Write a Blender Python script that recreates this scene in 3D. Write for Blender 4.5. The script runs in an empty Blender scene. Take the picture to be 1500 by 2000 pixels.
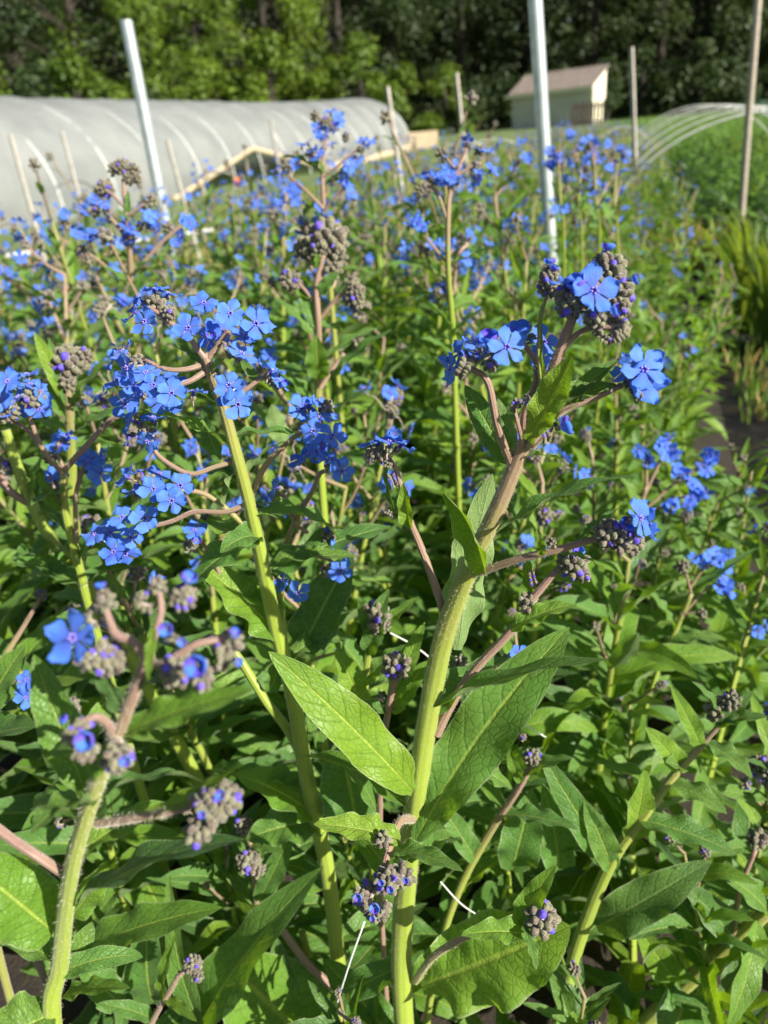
import bpy, math, random
import numpy as np
from mathutils import Vector, Matrix

sc = bpy.context.scene
rnd = random.Random(7)
PI = math.pi
V = Vector

# ------------------------------------------------------------------ camera
H = 0.85
PITCH, ROLL, F = math.radians(27), math.radians(5), 1444.0
cf = V((0, math.cos(PITCH), -math.sin(PITCH)))
_r0, _u0 = V((1, 0, 0)), V((0, math.sin(PITCH), math.cos(PITCH)))
cr = math.cos(ROLL) * _r0 - math.sin(ROLL) * _u0
cu = math.sin(ROLL) * _r0 + math.cos(ROLL) * _u0
CAM = V((0, 0, H))
cam = bpy.data.cameras.new('camera')
cam_o = bpy.data.objects.new('camera', cam)
sc.collection.objects.link(cam_o)
cam_o.matrix_world = Matrix(((cr.x, cu.x, -cf.x, 0), (cr.y, cu.y, -cf.y, 0), (cr.z, cu.z, -cf.z, H), (0, 0, 0, 1)))
cam.sensor_width = 36
cam.lens = 36 * F / 2000
cam.clip_start, cam.clip_end = 0.02, 1500
cam.dof.use_dof = True
cam.dof.focus_distance = 0.42
cam.dof.aperture_fstop = cam.lens / 3.3
sc.camera = cam_o

# ------------------------------------------------------------------ sky and sun
SUN_EL, SUN_AZ = math.radians(31), math.radians(128)      # azimuth clockwise from +Y: from the right and behind the camera
sun_dir = V((math.cos(SUN_EL) * math.sin(SUN_AZ), math.cos(SUN_EL) * math.cos(SUN_AZ), math.sin(SUN_EL)))
w = bpy.data.worlds.new("World"); sc.world = w; w.use_nodes = True
nt = w.node_tree
sky = nt.nodes.new('ShaderNodeTexSky'); sky.sky_type = 'NISHITA'; sky.sun_disc = False
sky.sun_elevation = SUN_EL; sky.sun_rotation = SUN_AZ
nt.links.new(sky.outputs[0], nt.nodes['Background'].inputs[0])
nt.nodes['Background'].inputs[1].default_value = 0.05
sl = bpy.data.lights.new('sun', 'SUN'); sl.energy = 5.0; sl.angle = math.radians(.53); sl.color = (1, .93, .82)
so = bpy.data.objects.new('sun', sl); sc.collection.objects.link(so)
so.rotation_euler = sun_dir.to_track_quat('Z', 'Y').to_euler()
sc.view_settings.view_transform = 'Standard'; sc.view_settings.look = 'None'
sc.view_settings.gamma = 1; sc.view_settings.exposure = 1.1
sc.cycles.max_bounces = 8; sc.cycles.transparent_max_bounces = 12
sc.cycles.use_denoising = True

def at(px, py, z):
    return CAM + z * (cf + ((px - 750) / F) * cr + ((1000 - py) / F) * cu)
def depth(p):
    return (V(p) - CAM).dot(cf)
def pix(p):
    v = V(p) - CAM; z = v.dot(cf)
    return 750 + F * v.dot(cr) / z, 1000 - F * v.dot(cu) / z

# ------------------------------------------------------------------ materials
class N:
    def __init__(s, name):
        s.m = bpy.data.materials.new(name); s.m.use_nodes = True
        s.t = s.m.node_tree; s.t.nodes.clear()
        s.out = s.t.nodes.new('ShaderNodeOutputMaterial')
    def n(s, typ, inp=None, **kw):
        nd = s.t.nodes.new('ShaderNode' + typ)
        for k, v in kw.items(): setattr(nd, k, v)
        for k, v in (inp or {}).items():
            sk = nd.inputs[k]
            if isinstance(v, bpy.types.NodeSocket): s.t.links.new(v, sk)
            else: sk.default_value = v
        return nd
    def math(s, op, a, b=0.0, c=0.0):
        return s.n('Math', {0: a, 1: b, 2: c}, operation=op).outputs[0]
    def mix(s, f, a, b, bt='MIX'):
        nd = s.n('Mix', data_type='RGBA', blend_type=bt)
        for k, v in ((0, f), (6, a), (7, b)):
            if isinstance(v, bpy.types.NodeSocket): s.t.links.new(v, nd.inputs[k])
            else: nd.inputs[k].default_value = v if k == 0 else (*v[:3], 1)
        return nd.outputs[2]
    def ramp(s, f, stops):
        nd = s.n('ValToRGB', {0: f}); e = nd.color_ramp.elements
        while len(e) < len(stops): e.new(.5)
        for i, (p, c) in enumerate(stops):
            e[i].position = p; e[i].color = (*c[:3], 1) if isinstance(c, (tuple, list)) else (c, c, c, 1)
        return nd.outputs[0]
    def noise(s, scale, detail=2, vec=None, rough=.5):
        d = {'Scale': scale, 'Detail': detail, 'Roughness': rough}
        if vec is not None: d['Vector'] = vec
        return s.n('TexNoise', d).outputs[0]
    def bump(s, h, strength=.3, dist=.001):
        return s.n('Bump', {'Height': h, 'Strength': strength, 'Distance': dist}).outputs[0]
    def bsdf(s, col, rough=.5, normal=None, **kw):
        d = {'Base Color': col if isinstance(col, bpy.types.NodeSocket) else (*col, 1), 'Roughness': rough}
        if normal is not None: d['Normal'] = normal
        d.update(kw)
        return s.n('BsdfPrincipled', d).outputs[0]
    def fin(s, sh):
        s.t.links.new(sh, s.out.inputs[0]); return s.m

def leaf_material(name, top, under, trans, vein, tw=.36, nlat=9.0, netscale=26, bumpd=.0005):
    k = N(name)
    uv = k.n('UVMap').outputs[0]
    sp = k.n('SeparateXYZ', {0: uv}).outputs
    t, v = sp[0], sp[1]
    s_ = k.math('ABSOLUTE', k.math('MULTIPLY', k.math('SUBTRACT', v, .5), 2))
    mid = k.ramp(s_, [(0.0, 1.0), (.035, .85), (.085, 0.0)])
    ph = k.math('SUBTRACT', k.math('MULTIPLY', t, nlat), k.math('MULTIPLY', k.math('POWER', s_, 1.3), 1.5))
    wob = k.math('MULTIPLY', k.noise(5, 1, uv), .35)
    fr = k.math('PINGPONG', k.math('ADD', ph, wob), .5)
    lat = k.ramp(fr, [(0.0, 1.0), (.06, .35), (.13, 0.0)])
    lat = k.math('MULTIPLY', lat, k.ramp(s_, [(0, 1), (.75, .8), (1, 0)]))
    sc_uv = k.n('Mapping', {'Vector': uv, 'Scale': (1, .32, 1)}).outputs[0]
    net = k.n('TexVoronoi', {'Vector': sc_uv, 'Scale': netscale}, feature='DISTANCE_TO_EDGE').outputs['Distance']
    netm = k.ramp(net, [(0.0, 0.0), (.12, 1.0)])
    veins = k.math('MAXIMUM', mid, k.math('MULTIPLY', lat, .55))
    oi = k.n('ObjectInfo').outputs['Random']
    pos = k.n('NewGeometry').outputs['Position']
    n1 = k.noise(16, 2, pos)
    vary = k.math('MULTIPLY', k.math('ADD', k.math('MULTIPLY', oi, .5), k.math('MULTIPLY', n1, .9)), 1.0)
    hue = k.ramp(vary, [(.2, (top[0] * .7, top[1] * .78, top[2] * .9)), (.65, top), (1.1, (top[0] * 1.5, top[1] * 1.18, top[2] * 1.0))])
    # faint pale felt of hairs, and now and then a yellowed or nibbled brown spot
    felt = k.noise(900, 1, pos)
    hue = k.mix(k.math('MULTIPLY', felt, .07), hue, (.42, .5, .33))
    sp1 = k.ramp(k.noise(48, 3, pos), [(.70, 0.0), (.76, 1.0)])
    hue = k.mix(k.math('MULTIPLY', sp1, .35), hue, (.16, .13, .03))
    topc = k.mix(k.math('MULTIPLY', mid, .7), k.mix(k.math('MULTIPLY', lat, .45), hue, (top[0] * .42, top[1] * .5, top[2] * .6)), vein)
    topc = k.mix(k.math('MULTIPLY', k.math('SUBTRACT', 1, netm), .28), topc, (top[0] * .45, top[1] * .5, top[2] * .5))
    undc = k.mix(k.math('MULTIPLY', veins, .5), under, (.34, .42, .2))
    back = k.n('NewGeometry').outputs['Backfacing']
    col = k.mix(back, topc, undc)
    edge = k.ramp(s_, [(.93, 0.0), (1.0, 1.0)])
    col = k.mix(k.math('MULTIPLY', edge, .5), col, (.42, .48, .28))
    h = k.math('ADD', k.math('MULTIPLY', netm, .5), k.math('MULTIPLY', veins, -1.6))
    bmp = k.bump(h, .8, bumpd)
    rg = k.math('ADD', .47, k.math('MULTIPLY', back, .3))
    b1 = k.bsdf(col, rg, bmp, **{'Sheen Weight': .05, 'Sheen Roughness': .5, 'Specular IOR Level': .4})
    trc = k.mix(k.math('MULTIPLY', k.math('SUBTRACT', 1, netm), .55), trans, (trans[0] * .35, trans[1] * .42, trans[2] * .4))
    trc = k.mix(k.math('MULTIPLY', veins, .7), trc, (.62, .72, .1))
    b2 = k.n('BsdfTranslucent', {'Color': trc, 'Normal': bmp}).outputs[0]
    return k.fin(k.n('MixShader', {0: tw, 1: b1, 2: b2}).outputs[0])

M = {}
M['leaf'] = leaf_material('leaf_green', (.080, .200, .026), (.18, .285, .090), (.25, .46, .010), (.32, .43, .08))
M['leaf_bright'] = leaf_material('leaf_fresh_green', (.130, .275, .018), (.21, .33, .085), (.33, .55, .010), (.40, .52, .08), .42)
M['leaf_dark'] = leaf_material('leaf_deep_green', (.050, .135, .020), (.13, .22, .065), (.18, .34, .018), (.20, .30, .09), .28)

def stem_material():
    k = N('hairy_stem')
    uv = k.n('SeparateXYZ', {0: k.n('UVMap').outputs[0]}).outputs
    pos = k.n('NewGeometry').outputs['Position']
    pk = k.math('ADD', uv[0], k.math('MULTIPLY', k.math('SUBTRACT', k.noise(26, 3, pos), .5), .5))
    col = k.ramp(pk, [(0.0, (.23, .31, .03)), (.35, (.24, .26, .05)), (.62, (.25, .18, .10)), (1.0, (.255, .155, .125))])
    dots = k.ramp(k.n('TexVoronoi', {'Vector': pos, 'Scale': 1100}).outputs[0], [(.1, 1.0), (.32, 0.0)])
    col = k.mix(k.math('MULTIPLY', dots, .22), col, (.5, .46, .34))
    rib = k.math('SINE', k.math('MULTIPLY', uv[1], 2 * PI * 9))
    h = k.math('ADD', k.math('MULTIPLY', dots, .6), k.math('MULTIPLY', rib, .35))
    b = k.bsdf(col, .5, k.bump(h, .5, .0006), **{'Sheen Weight': .35, 'Sheen Roughness': .4, 'Sheen Tint': (1, .95, .85, 1),
               'Subsurface Weight': .15, 'Subsurface Radius': (.6, .7, .2), 'Subsurface Scale': .004})
    return k.fin(b)
M['stem'] = stem_material()

def petal_material(name, col, col2, tw=.35):
    k = N(name)
    uv = k.n('SeparateXYZ', {0: k.n('UVMap').outputs[0]}).outputs
    oi = k.n('ObjectInfo').outputs['Random']
    pos = k.n('NewGeometry').outputs['Position']
    streak = k.math('SINE', k.math('MULTIPLY', uv[1], 60))
    c = k.mix(k.math('MULTIPLY', k.math('ADD', streak, 1), .10), col, (col[0] * .45, col[1] * .5, col[2] * .8))
    c = k.mix(k.ramp(uv[0], [(.1, 1.0), (.45, 0.0)]), c, col2)
    vv = k.math('ADD', k.math('MULTIPLY', oi, .45), k.math('MULTIPLY', k.noise(30, 1, pos), .5))
    c = k.mix(vv, c, (col[0] * 1.9, col[1] * 1.5, col[2] * 1.0))
    bm = k.bump(k.math('ADD', streak, k.noise(700, 2, pos)), .35, .0003)
    b1 = k.bsdf(c, .55, bm, **{'Sheen Weight': .15, 'Specular IOR Level': .3})
    b2 = k.n('BsdfTranslucent', {'Color': c}).outputs[0]
    return k.fin(k.n('MixShader', {0: tw, 1: b1, 2: b2}).outputs[0])
M['petal'] = petal_material('blue_petal', (.060, .190, .84), (.07, .10, .66))
M['petal_purple'] = petal_material('violet_petal', (.10, .075, .66), (.10, .05, .45), .25)
def simple(name, c1, c2, scale, rough=.6, bumpd=0, sheen=0, **kw):
    k = N(name); pos = k.n('NewGeometry').outputs['Position']
    nz = k.noise(scale, 4, pos)
    col = k.mix(k.ramp(nz, [(.35, 0.0), (.65, 1.0)]), c1, c2)
    d = {'Sheen Weight': sheen}; d.update(kw)
    return k.fin(k.bsdf(col, rough, k.bump(nz, .6, bumpd) if bumpd else None, **d))
M['centre'] = simple('flower_throat', (.42, .34, .80), (.28, .2, .75), 900, .5)
M['bud'] = simple('hairy_grey_buds', (.060, .043, .030), (.17, .14, .095), 420, .8, .0012, .5)
M['calyx'] = simple('grey_green_calyx', (.085, .085, .040), (.20, .185, .11), 380, .8, .001, .45)
M['stalk'] = simple('pinkish_stalks', (.28, .19, .15), (.38, .33, .26), 300, .6, .0008, .6)
M['hair'] = simple('pale_plant_hairs', (.62, .6, .5), (.7, .66, .55), 200, .5)
MN = list(M); MI = {n: i for i, n in enumerate(MN)}

# ------------------------------------------------------------------ geometry containers
class G:
    """raw geometry: vertices, faces, material key and uv for every face corner"""
    def __init__(s): s.v = []; s.f = []; s.m = []; s.uv = []
    def add(s, vs, fs, mat, uvs=None):
        o = len(s.v); s.v.extend(vs)
        for fc in fs:
            s.f.append(tuple(i + o for i in fc)); s.m.append(mat)
            s.uv.append([uvs[i] for i in fc] if uvs else [(0, 0)] * len(fc))
        return s
    def merge(s, g, mx):
        o = len(s.v); s.v.extend([tuple(mx @ V(p)) for p in g.v])
        s.f.extend([tuple(i + o for i in fc) for fc in g.f]); s.m.extend(g.m); s.uv.extend(g.uv)
        return s
    def mesh(s, name, smooth=True, mats=None):
        me = bpy.data.meshes.new(name)
        me.from_pydata(s.v, [], s.f)
        keys = []
        for k in s.m:
            if k not in keys: keys.append(k)
        for k in keys: me.materials.append(M[k])
        ix = {k: i for i, k in enumerate(keys)}
        me.polygons.foreach_set('material_index', [ix[k] for k in s.m])
        me.polygons.foreach_set('use_smooth', [smooth] * len(s.f))
        ul = me.uv_layers.new(name='UVMap')
        ul.data.foreach_set('uv', [c for fc in s.uv for p in fc for c in p])
        me.update(); me.validate(clean_customdata=False)
        return me
_cache = {}
def mesh_of(g, name):
    k = id(g)
    if k not in _cache: _cache[k] = (g.mesh(name), g)
    return _cache[k][0]

def grid_faces(nu, nv):
    return [(i * (nv + 1) + j, i * (nv + 1) + j + 1, (i + 1) * (nv + 1) + j + 1, (i + 1) * (nv + 1) + j) for i in range(nu) for j in range(nv)]

def leaf_geo(L, W, arc=.6, fold=.25, twist=0., wave=.05, seed=0, nu=14, nv=6, quilt=.03, wide=.38, mat='leaf', base=.16, bend=0.):
    """a lance-shaped leaf from the origin along +Y, upper face +Z"""
    R = random.Random(seed); p1, p2 = R.uniform(0, 6), R.uniform(0, 6); fq = R.uniform(2.2, 3.6)
    a_, b_ = .8 * wide / (1 - wide), .8
    nrm = wide ** a_ * (1 - wide) ** b_
    vs, uv = [], []
    y = z = 0.; pt = 0
    for i in range(nu + 1):
        t = i / nu
        if i:
            th = -arc * (((t + pt) / 2) ** 1.25)
            y += math.cos(th) * L / nu; z += math.sin(th) * L / nu
        pt = t
        th = -arc * t ** 1.25
        ww = W / 2 * max(t ** a_ * (1 - t) ** b_ / nrm, base * (1 - t * 3) if t < .33 else 0)
        if i == nu: ww = W * .004
        tw = twist * t
        for j in range(nv + 1):
            s = 2 * j / nv - 1; a = abs(s)
            x = s * ww
            h = fold * ww * a ** 1.2 * (1.15 - t * .4)
            h += wave * W * math.sin(fq * 2 * PI * t + (p1 if s > 0 else p2)) * a * a * min(1, 4 * t) * (1 - t) * 1.6
            if quilt:
                ph = 9 * t - 1.5 * a ** 1.3
                h += quilt * W * abs(math.sin(PI * ph)) * min(1, a * 5) * (1 - a * a * .8) * min(1, t * 4) * (1 - t)
            if a > .95: ww_j = 1 + R.uniform(-.02, .02)
            else: ww_j = 1
            x, h = x * ww_j * math.cos(tw) - h * math.sin(tw), x * math.sin(tw) + h * math.cos(tw)
            vs.append((x + bend * L * t * t, y - h * math.sin(th), z + h * math.cos(th)))
            uv.append((t, j / nv))
    return G().add(vs, grid_faces(nu, nv), mat, uv)

def catmull(pts, n=6):
    P = [V(p) for p in pts]; P = [P[0] * 2 - P[1]] + P + [P[-1] * 2 - P[-2]]
    out = []
    for i in range(1, len(P) - 2):
        a, b, c, d = P[i - 1], P[i], P[i + 1], P[i + 2]
        for k in range(n):
            t = k / n
            out.append(((i - 1 + t) / (len(P) - 3), .5 * ((2 * b) + (c - a) * t + (2 * a - 5 * b + 4 * c - d) * t * t + (3 * b - a - 3 * c + d) * t ** 3)))
    out.append((1., P[-2])); return out
def lerp_list(vals, t):
    x = t * (len(vals) - 1); i = min(int(x), len(vals) - 2); return vals[i] + (vals[i + 1] - vals[i]) * (x - i)
def tube_geo(pts, rad, pink=(0, 0), sides=10, n=6, mat='stem', hairs=0, seed=0, g=None, cap=True):
    """tapered curved tube; uv.x carries how pink the stem is"""
    g = g or G(); cs = catmull(pts, n) if len(pts) > 2 or n == 1 else [(i / 4, V(pts[0]).lerp(V(pts[1]), i / 4)) for i in range(5)]
    R = random.Random(seed)
    vs, uv = [], []
    prev = None; up = V((0, 0, 1)); rings = []
    for i, (t, p) in enumerate(cs):
        d = (cs[min(i + 1, len(cs) - 1)][1] - cs[max(i - 1, 0)][1]).normalized()
        if prev is None:
            x = d.cross(V((.3, 1, .2))).normalized()
        else:
            x = (prev - d * prev.dot(d)).normalized()
        prev = x; yv = d.cross(x); r = lerp_list(rad, t); pk = lerp_list(pink, t)
        rings.append((p, x, yv, r, d))
        for j in range(sides + 1):
            a = 2 * PI * j / sides
            rr = r * (1 + .05 * math.sin(3 * a + i * .3) + R.uniform(-.015, .015))
            if j == sides: vs.append(vs[-sides])
            else: vs.append(tuple(p + (x * math.cos(a) + yv * math.sin(a)) * rr))
            uv.append((pk, j / sides))
    fs = grid_faces(len(cs) - 1, sides)
    if cap:
        fs.append(tuple(range((len(cs) - 1) * (sides + 1), (len(cs) - 1) * (sides + 1) + sides)))
    g.add(vs, fs, mat, uv)
    for _ in range(hairs):
        i = R.randrange(len(rings)); j = min(i + 1, len(rings) - 1); f_ = R.random()
        p, x, yv, r, d = rings[i]; p = p.lerp(rings[j][0], f_)
        a = R.uniform(0, 2 * PI); o = x * math.cos(a) + yv * math.sin(a)
        q = p + o * r * .97; ln = R.uniform(.0010, .0019); sd = d.cross(o) * .000055
        tip = q + (o + d * R.uniform(-.2, .5)).normalized() * ln
        g.add([tuple(q - sd), tuple(q + sd), tuple(tip)], [(0, 1, 2)], 'hair')
    return g

def ball(g, c, ax, r, ln, mat, nu=5, nv=8, tipmat=None, ridge=.05):
    """an egg-shaped bud of length ln and radius r, pointing along ax"""
    ax = V(ax).normalized(); x = ax.orthogonal().normalized(); y = ax.cross(x); c = V(c)
    vs = []
    for i in range(nu + 1):
        t = i / nu; a = PI * t
        rr = r * math.sin(a) ** .85 if 0 < i < nu else 0
        rr *= 1.1 - .35 * t
        for j in range(nv):
            b = 2 * PI * j / nv
            q = rr * (1 + ridge * (1 if j % 2 else -1))
            vs.append(tuple(c + ax * ((1 - math.cos(a)) / 2 * ln) + (x * math.cos(b) + y * math.sin(b)) * q))
    fs = []; ms = []
    for i in range(nu):
        for j in range(nv):
            fs.append((i * nv + j, i * nv + (j + 1) % nv, (i + 1) * nv + (j + 1) % nv, (i + 1) * nv + j))
    k = len(fs) * 3 // 5
    if tipmat:
        g.add(vs, fs[:k], mat, [(.5, .5)] * len(vs)); g.add(vs, fs[k:], tipmat, [(.5, .5)] * len(vs))
    else:
        g.add(vs, fs, mat, [(.5, .5)] * len(vs))

def flower_geo(seed=0, nr=6, na=6, low=False, cup=.10):
    """five round petals round a pale throat, on a short tube; unit radius, facing +Z"""
    R = random.Random(seed); g = G()
    if low: nr, na = 2, 2
    for k in range(5):
        a0 = 2 * PI * k / 5 + R.uniform(-.12, .12); sc_ = R.uniform(.9, 1.06); tilt = R.uniform(-.25, .3); lift = .03 * (k % 2) + R.uniform(-.01, .02)
        cpk = cup + R.uniform(-.16, .20)
        vs, uv = [], []
        wd = R.uniform(.36, .425)
        for i in range(nr + 1):
            t = i / nr
            tt = math.sin(t * PI / 2) ** .95
            rr = (.10 + .90 * tt) * sc_
            hw = .065 + (wd - .065) * (.5 - .5 * math.cos(PI * min(1, tt / .62))) if tt < .62 else wd * max(.42, math.sqrt(max(0, 1 - ((tt - .62) / .42) ** 2)))
            if low: hw = (.08, .33, .20)[i]
            for j in range(na + 1):
                s = 2 * j / na - 1
                r2 = rr - (.13 * s * s if t > .6 else 0) * t - (.035 if i == nr and j == na // 2 else 0)
                x = s * hw * sc_
                z = cpk * t * t + lift * t + tilt * s * hw - .12 * s * s * t + (.08 * math.sin(3.5 * s + 5 * t + seed + k) * t)
                ca, sa = math.cos(a0), math.sin(a0)
                vs.append((r2 * ca - x * sa, r2 * sa + x * ca, z)); uv.append((t, j / na + k))
        g.add(vs, grid_faces(nr, na), 'petal', uv)
    if low: return g
    for k in range(5):                         # the ring of scales round the throat
        a = 2 * PI * (k + .5) / 5
        ball(g, (math.cos(a) * .10, math.sin(a) * .10, .0), (math.cos(a) * .35, math.sin(a) * .35, 1), .055, .11, 'centre', 3, 5, ridge=0)
    tube_geo([(0, 0, .03), (0, 0, -.2), (0, 0, -.42)], [.10, .11, .13], mat='petal_purple', sides=6, n=1, g=g, cap=False)
    for k in range(5):                         # calyx
        a = 2 * PI * k / 5
        ball(g, (math.cos(a) * .07, math.sin(a) * .07, -.62), (math.cos(a) * .30, math.sin(a) * .30, 1), .09, .42, 'calyx', 3, 5)
    tube_geo([(0, 0, -.58), (.05, 0, -.75), (.02, .04, -.95)], [.06, .05, .05], mat='stalk', sides=5, n=1, g=g)
    return g
def cup_geo(seed=0):
    """a flower just opening: petals rolled into a violet-blue cup"""
    R = random.Random(seed); g = G()
    for k in range(5):
        a0 = 2 * PI * k / 5; vs, uv = [], []
        for i in range(6):
            t = i / 5; rr = .12 + .42 * math.sin(t * 2.1); z = .62 * t
            for j in range(5):
                s = 2 * j / 4 - 1; a = a0 + s * (.75 - .15 * t)
                q = rr + .03 * (s + 1)
                vs.append((q * math.cos(a), q * math.sin(a), z - .1 * s * s * t)); uv.append((t * .5 + .3, j / 4))
        g.add(vs, grid_faces(5, 4), 'petal_purple' if k % 2 else 'petal', uv)
    ball(g, (0, 0, -.35), (0, 0, 1), .2, .5, 'calyx', 4, 7)
    return g

def bud_head(n, rx, rz, br, seed=0, purple=.08, hi=True, stalkn=True):
    """a round-to-long head of packed buds, stalk end at the origin, growing along +Z"""
    R = random.Random(seed); g = G()
    for i in range(n):
        t = (i + .5) / n; ph = i * 2.399963
        zz = 1 - 2 * t * .93; q = math.sqrt(max(0, 1 - zz * zz))
        j = R.uniform(.88, 1.1)
        d = V((q * math.cos(ph), q * math.sin(ph), zz))
        c = V((d.x * rx * j, d.y * rx * j, rz + d.z * rz * j))
        b = br * R.uniform(.75, 1.15)
        dd = V((d.x, d.y, d.z + .35)).normalized()
        ball(g, c - dd * b, dd, b, b * 2.5, 'bud' if R.random() < .6 else 'calyx', 5 if hi else 3, 8 if hi else 4,
             'petal_purple' if R.random() < purple else None)
    ball(g, (0, 0, rz * .1), (0, 0, 1), rx * .75, rz * 1.7, 'calyx', 4, 7)
    return g
def bud_coil(n, rad, br, seed=0, purple=.12):
    """a curled one-sided spray: two rows of buds along a tightening spiral, stalk from the origin"""
    R = random.Random(seed); g = G(); pts = []
    for i in range(24):
        t = i / 23; a = -PI / 2 + t * 4.6; rr = rad * (1 - .62 * t)
        pts.append(V((rr * math.cos(a), 0, rad + rr * math.sin(a))))
    pts[0] = V((0, 0, 0))
    tube_geo(pts[::3], [br * .6, br * .45, br * .3], (.8, .8), 6, 3, 'stalk', g=g)
    for i in range(n):
        t = .12 + .88 * i / n; k = min(int(t * 23), 22); p = pts[k].lerp(pts[k + 1], t * 23 - k)
        out = (p - V((0, 0, rad))).normalized()
        for s in (-1, 1):
            d = (out + V((0, s * .8, 0))).normalized(); b = br * (1.25 - .5 * t) * R.uniform(.85, 1.15)
            ball(g, p + d * b * .3, d, b, b * 2.6, 'bud' if R.random() < .6 else 'calyx', 4, 6, 'petal_purple' if R.random() < purple * (1.6 - t) else None)
    return g

FLOWER = [flower_geo(i, cup=[.08, .16, .02, .24][i % 4]) for i in range(6)]
FLOWER_LOW = [flower_geo(i, low=True, cup=.2) for i in range(3)]
CUP = [cup_geo(0)]
HEAD = [bud_head(34, .0070, .0073, .0027, 1, .04), bud_head(24, .0058, .0092, .0027, 2, .12), bud_head(15, .0046, .0056, .0026, 3, .12), bud_head(46, .0075, .0130, .0028, 4, .08)]
HEAD_LOW = [bud_head(12, .0062, .0070, .0036, 5, .1, False), bud_head(8, .0050, .0055, .0036, 6, .2, False)]
COIL = [bud_coil(9, .0068, .0021, 1), bud_coil(12, .0085, .0023, 2), bud_coil(7, .0055, .0019, 3, .3)]
LEAFS = []
for i in range(7):
    LEAFS.append(leaf_geo(1, .26 + .03 * (i % 3), [.5, .9, 1.3, .3, 1.6, .75, -.35][i], [.3, .2, .45, .35, .25, .5, .3][i], [.2, -.5, .4, 0, -.8, .7, .3][i], .10, i + 20, 14, 6,
                          .03, [.36, .42, .34, .4, .38, .35, .42][i], ['leaf', 'leaf_bright', 'leaf', 'leaf_dark', 'leaf_bright', 'leaf', 'leaf'][i], bend=[.0, .12, -.1, .05, -.15, .1, 0][i]))
LEAFM = [leaf_geo(1, .27, [.5, 1.2, .8, 0][i], .3, [.2, -.5, .5, 0][i], .10, i + 40, 7, 4, 0, .38, ['leaf', 'leaf_bright', 'leaf', 'leaf_bright'][i]) for i in range(4)]
LEAFL = [leaf_geo(1, .30, [.6, 1.2][i], .3, .2, .0, i + 50, 3, 2, 0, .38, ['leaf', 'leaf_bright'][i]) for i in range(2)]

def aim(p, d, up=V((0, 0, 1)), s=1.0, roll=0.):
    """matrix at p with local +Z along d"""
    d = V(d).normalized(); x = V(up).cross(d)
    if x.length < 1e-3: x = V((1, 0, 0)).cross(d)
    x.normalize(); y = d.cross(x)
    m = Matrix(((x.x, y.x, d.x, p[0]), (x.y, y.y, d.y, p[1]), (x.z, y.z, d.z, p[2]), (0, 0, 0, 1)))
    return m @ Matrix.Rotation(roll, 4, 'Z') @ Matrix.Scale(s, 4)
def aim_y(p, d, nrm, sx, sy, sz):
    """matrix at p with local +Y along d and +Z near nrm"""
    d = V(d).normalized(); n = V(nrm); n = n - d * n.dot(d)
    if n.length < 1e-4: n = d.orthogonal()
    n.normalize(); x = d.cross(n)
    m = Matrix(((x.x, d.x, n.x, p[0]), (x.y, d.y, n.y, p[1]), (x.z, d.z, n.z, p[2]), (0, 0, 0, 1)))
    return m @ Matrix.Diagonal((sx, sy, sz, 1))

# ------------------------------------------------------------------ object helpers
def link(o): sc.collection.objects.link(o); return o
def tag(o, label=None, cat=None, group=None, kind=None):
    for k, v in (('label', label), ('category', cat), ('group', group), ('kind', kind)):
        if v: o[k] = v
    return o
def part(name, g, parent, mx=None, label=None):
    me = g if isinstance(g, bpy.types.Mesh) else mesh_of(g, name)
    o = link(bpy.data.objects.new(name, me)); o.parent = parent
    if mx is not None: o.matrix_basis = mx
    if label: o['label'] = label
    return o
def thing(name, loc, label, cat, group=None):
    o = link(bpy.data.objects.new(name, None)); o.location = loc; o.empty_display_size = .05
    return tag(o, label, cat, group)
def single(name, g, label=None, cat=None, group=None, kind=None, smooth=True, loc=None):
    me = g if isinstance(g, bpy.types.Mesh) else g.mesh(name, smooth)
    o = link(bpy.data.objects.new(name, me))
    if loc is not None: o.location = loc
    return tag(o, label, cat, group, kind)

# ================================================================== ground and paths
def terrain(x, y):
    t = min(1, max(0, (y - 24) / 20)); t = t * t * (3 - 2 * t)
    return .45 * t + (.25 * min(1, max(0, (y - 55) / 60)))
def ground_sheet(name, xs, ys, off, mat, fn=None):
    vs = []; fs = []
    for i, y in enumerate(ys):
        for j, x in enumerate(xs):
            X, Y = fn(x, y) if fn else (x, y)
            vs.append((X, Y, terrain(X, Y) + off))
    nx = len(xs)
    for i in range(len(ys) - 1):
        for j in range(nx - 1):
            fs.append((i * nx + j, i * nx + j + 1, (i + 1) * nx + j + 1, (i + 1) * nx + j))
    g = G().add(vs, fs, mat); return single(name, g, kind='structure')
def gmat(name, stops, scale, b=.02, rough=.95):
    k = N(name); pos = k.n('NewGeometry').outputs['Position']
    nz = k.math('ADD', k.math('MULTIPLY', k.noise(scale, 6, pos, .65), .6), k.math('MULTIPLY', k.noise(scale * .13, 3, pos), .4))
    return k.fin(k.bsdf(k.ramp(nz, stops), rough, k.bump(k.noise(scale * 3, 5, pos), .8, b)))
M['field'] = gmat('field_ground', [(.3, (.06, .10, .022)), (.5, (.10, .16, .04)), (.62, (.16, .18, .07)), (.75, (.26, .22, .13))], 5)
M['soil'] = gmat('bed_soil', [(.3, (.015, .012, .008)), (.55, (.035, .026, .017)), (.75, (.07, .05, .03))], 60, .004)
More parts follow.
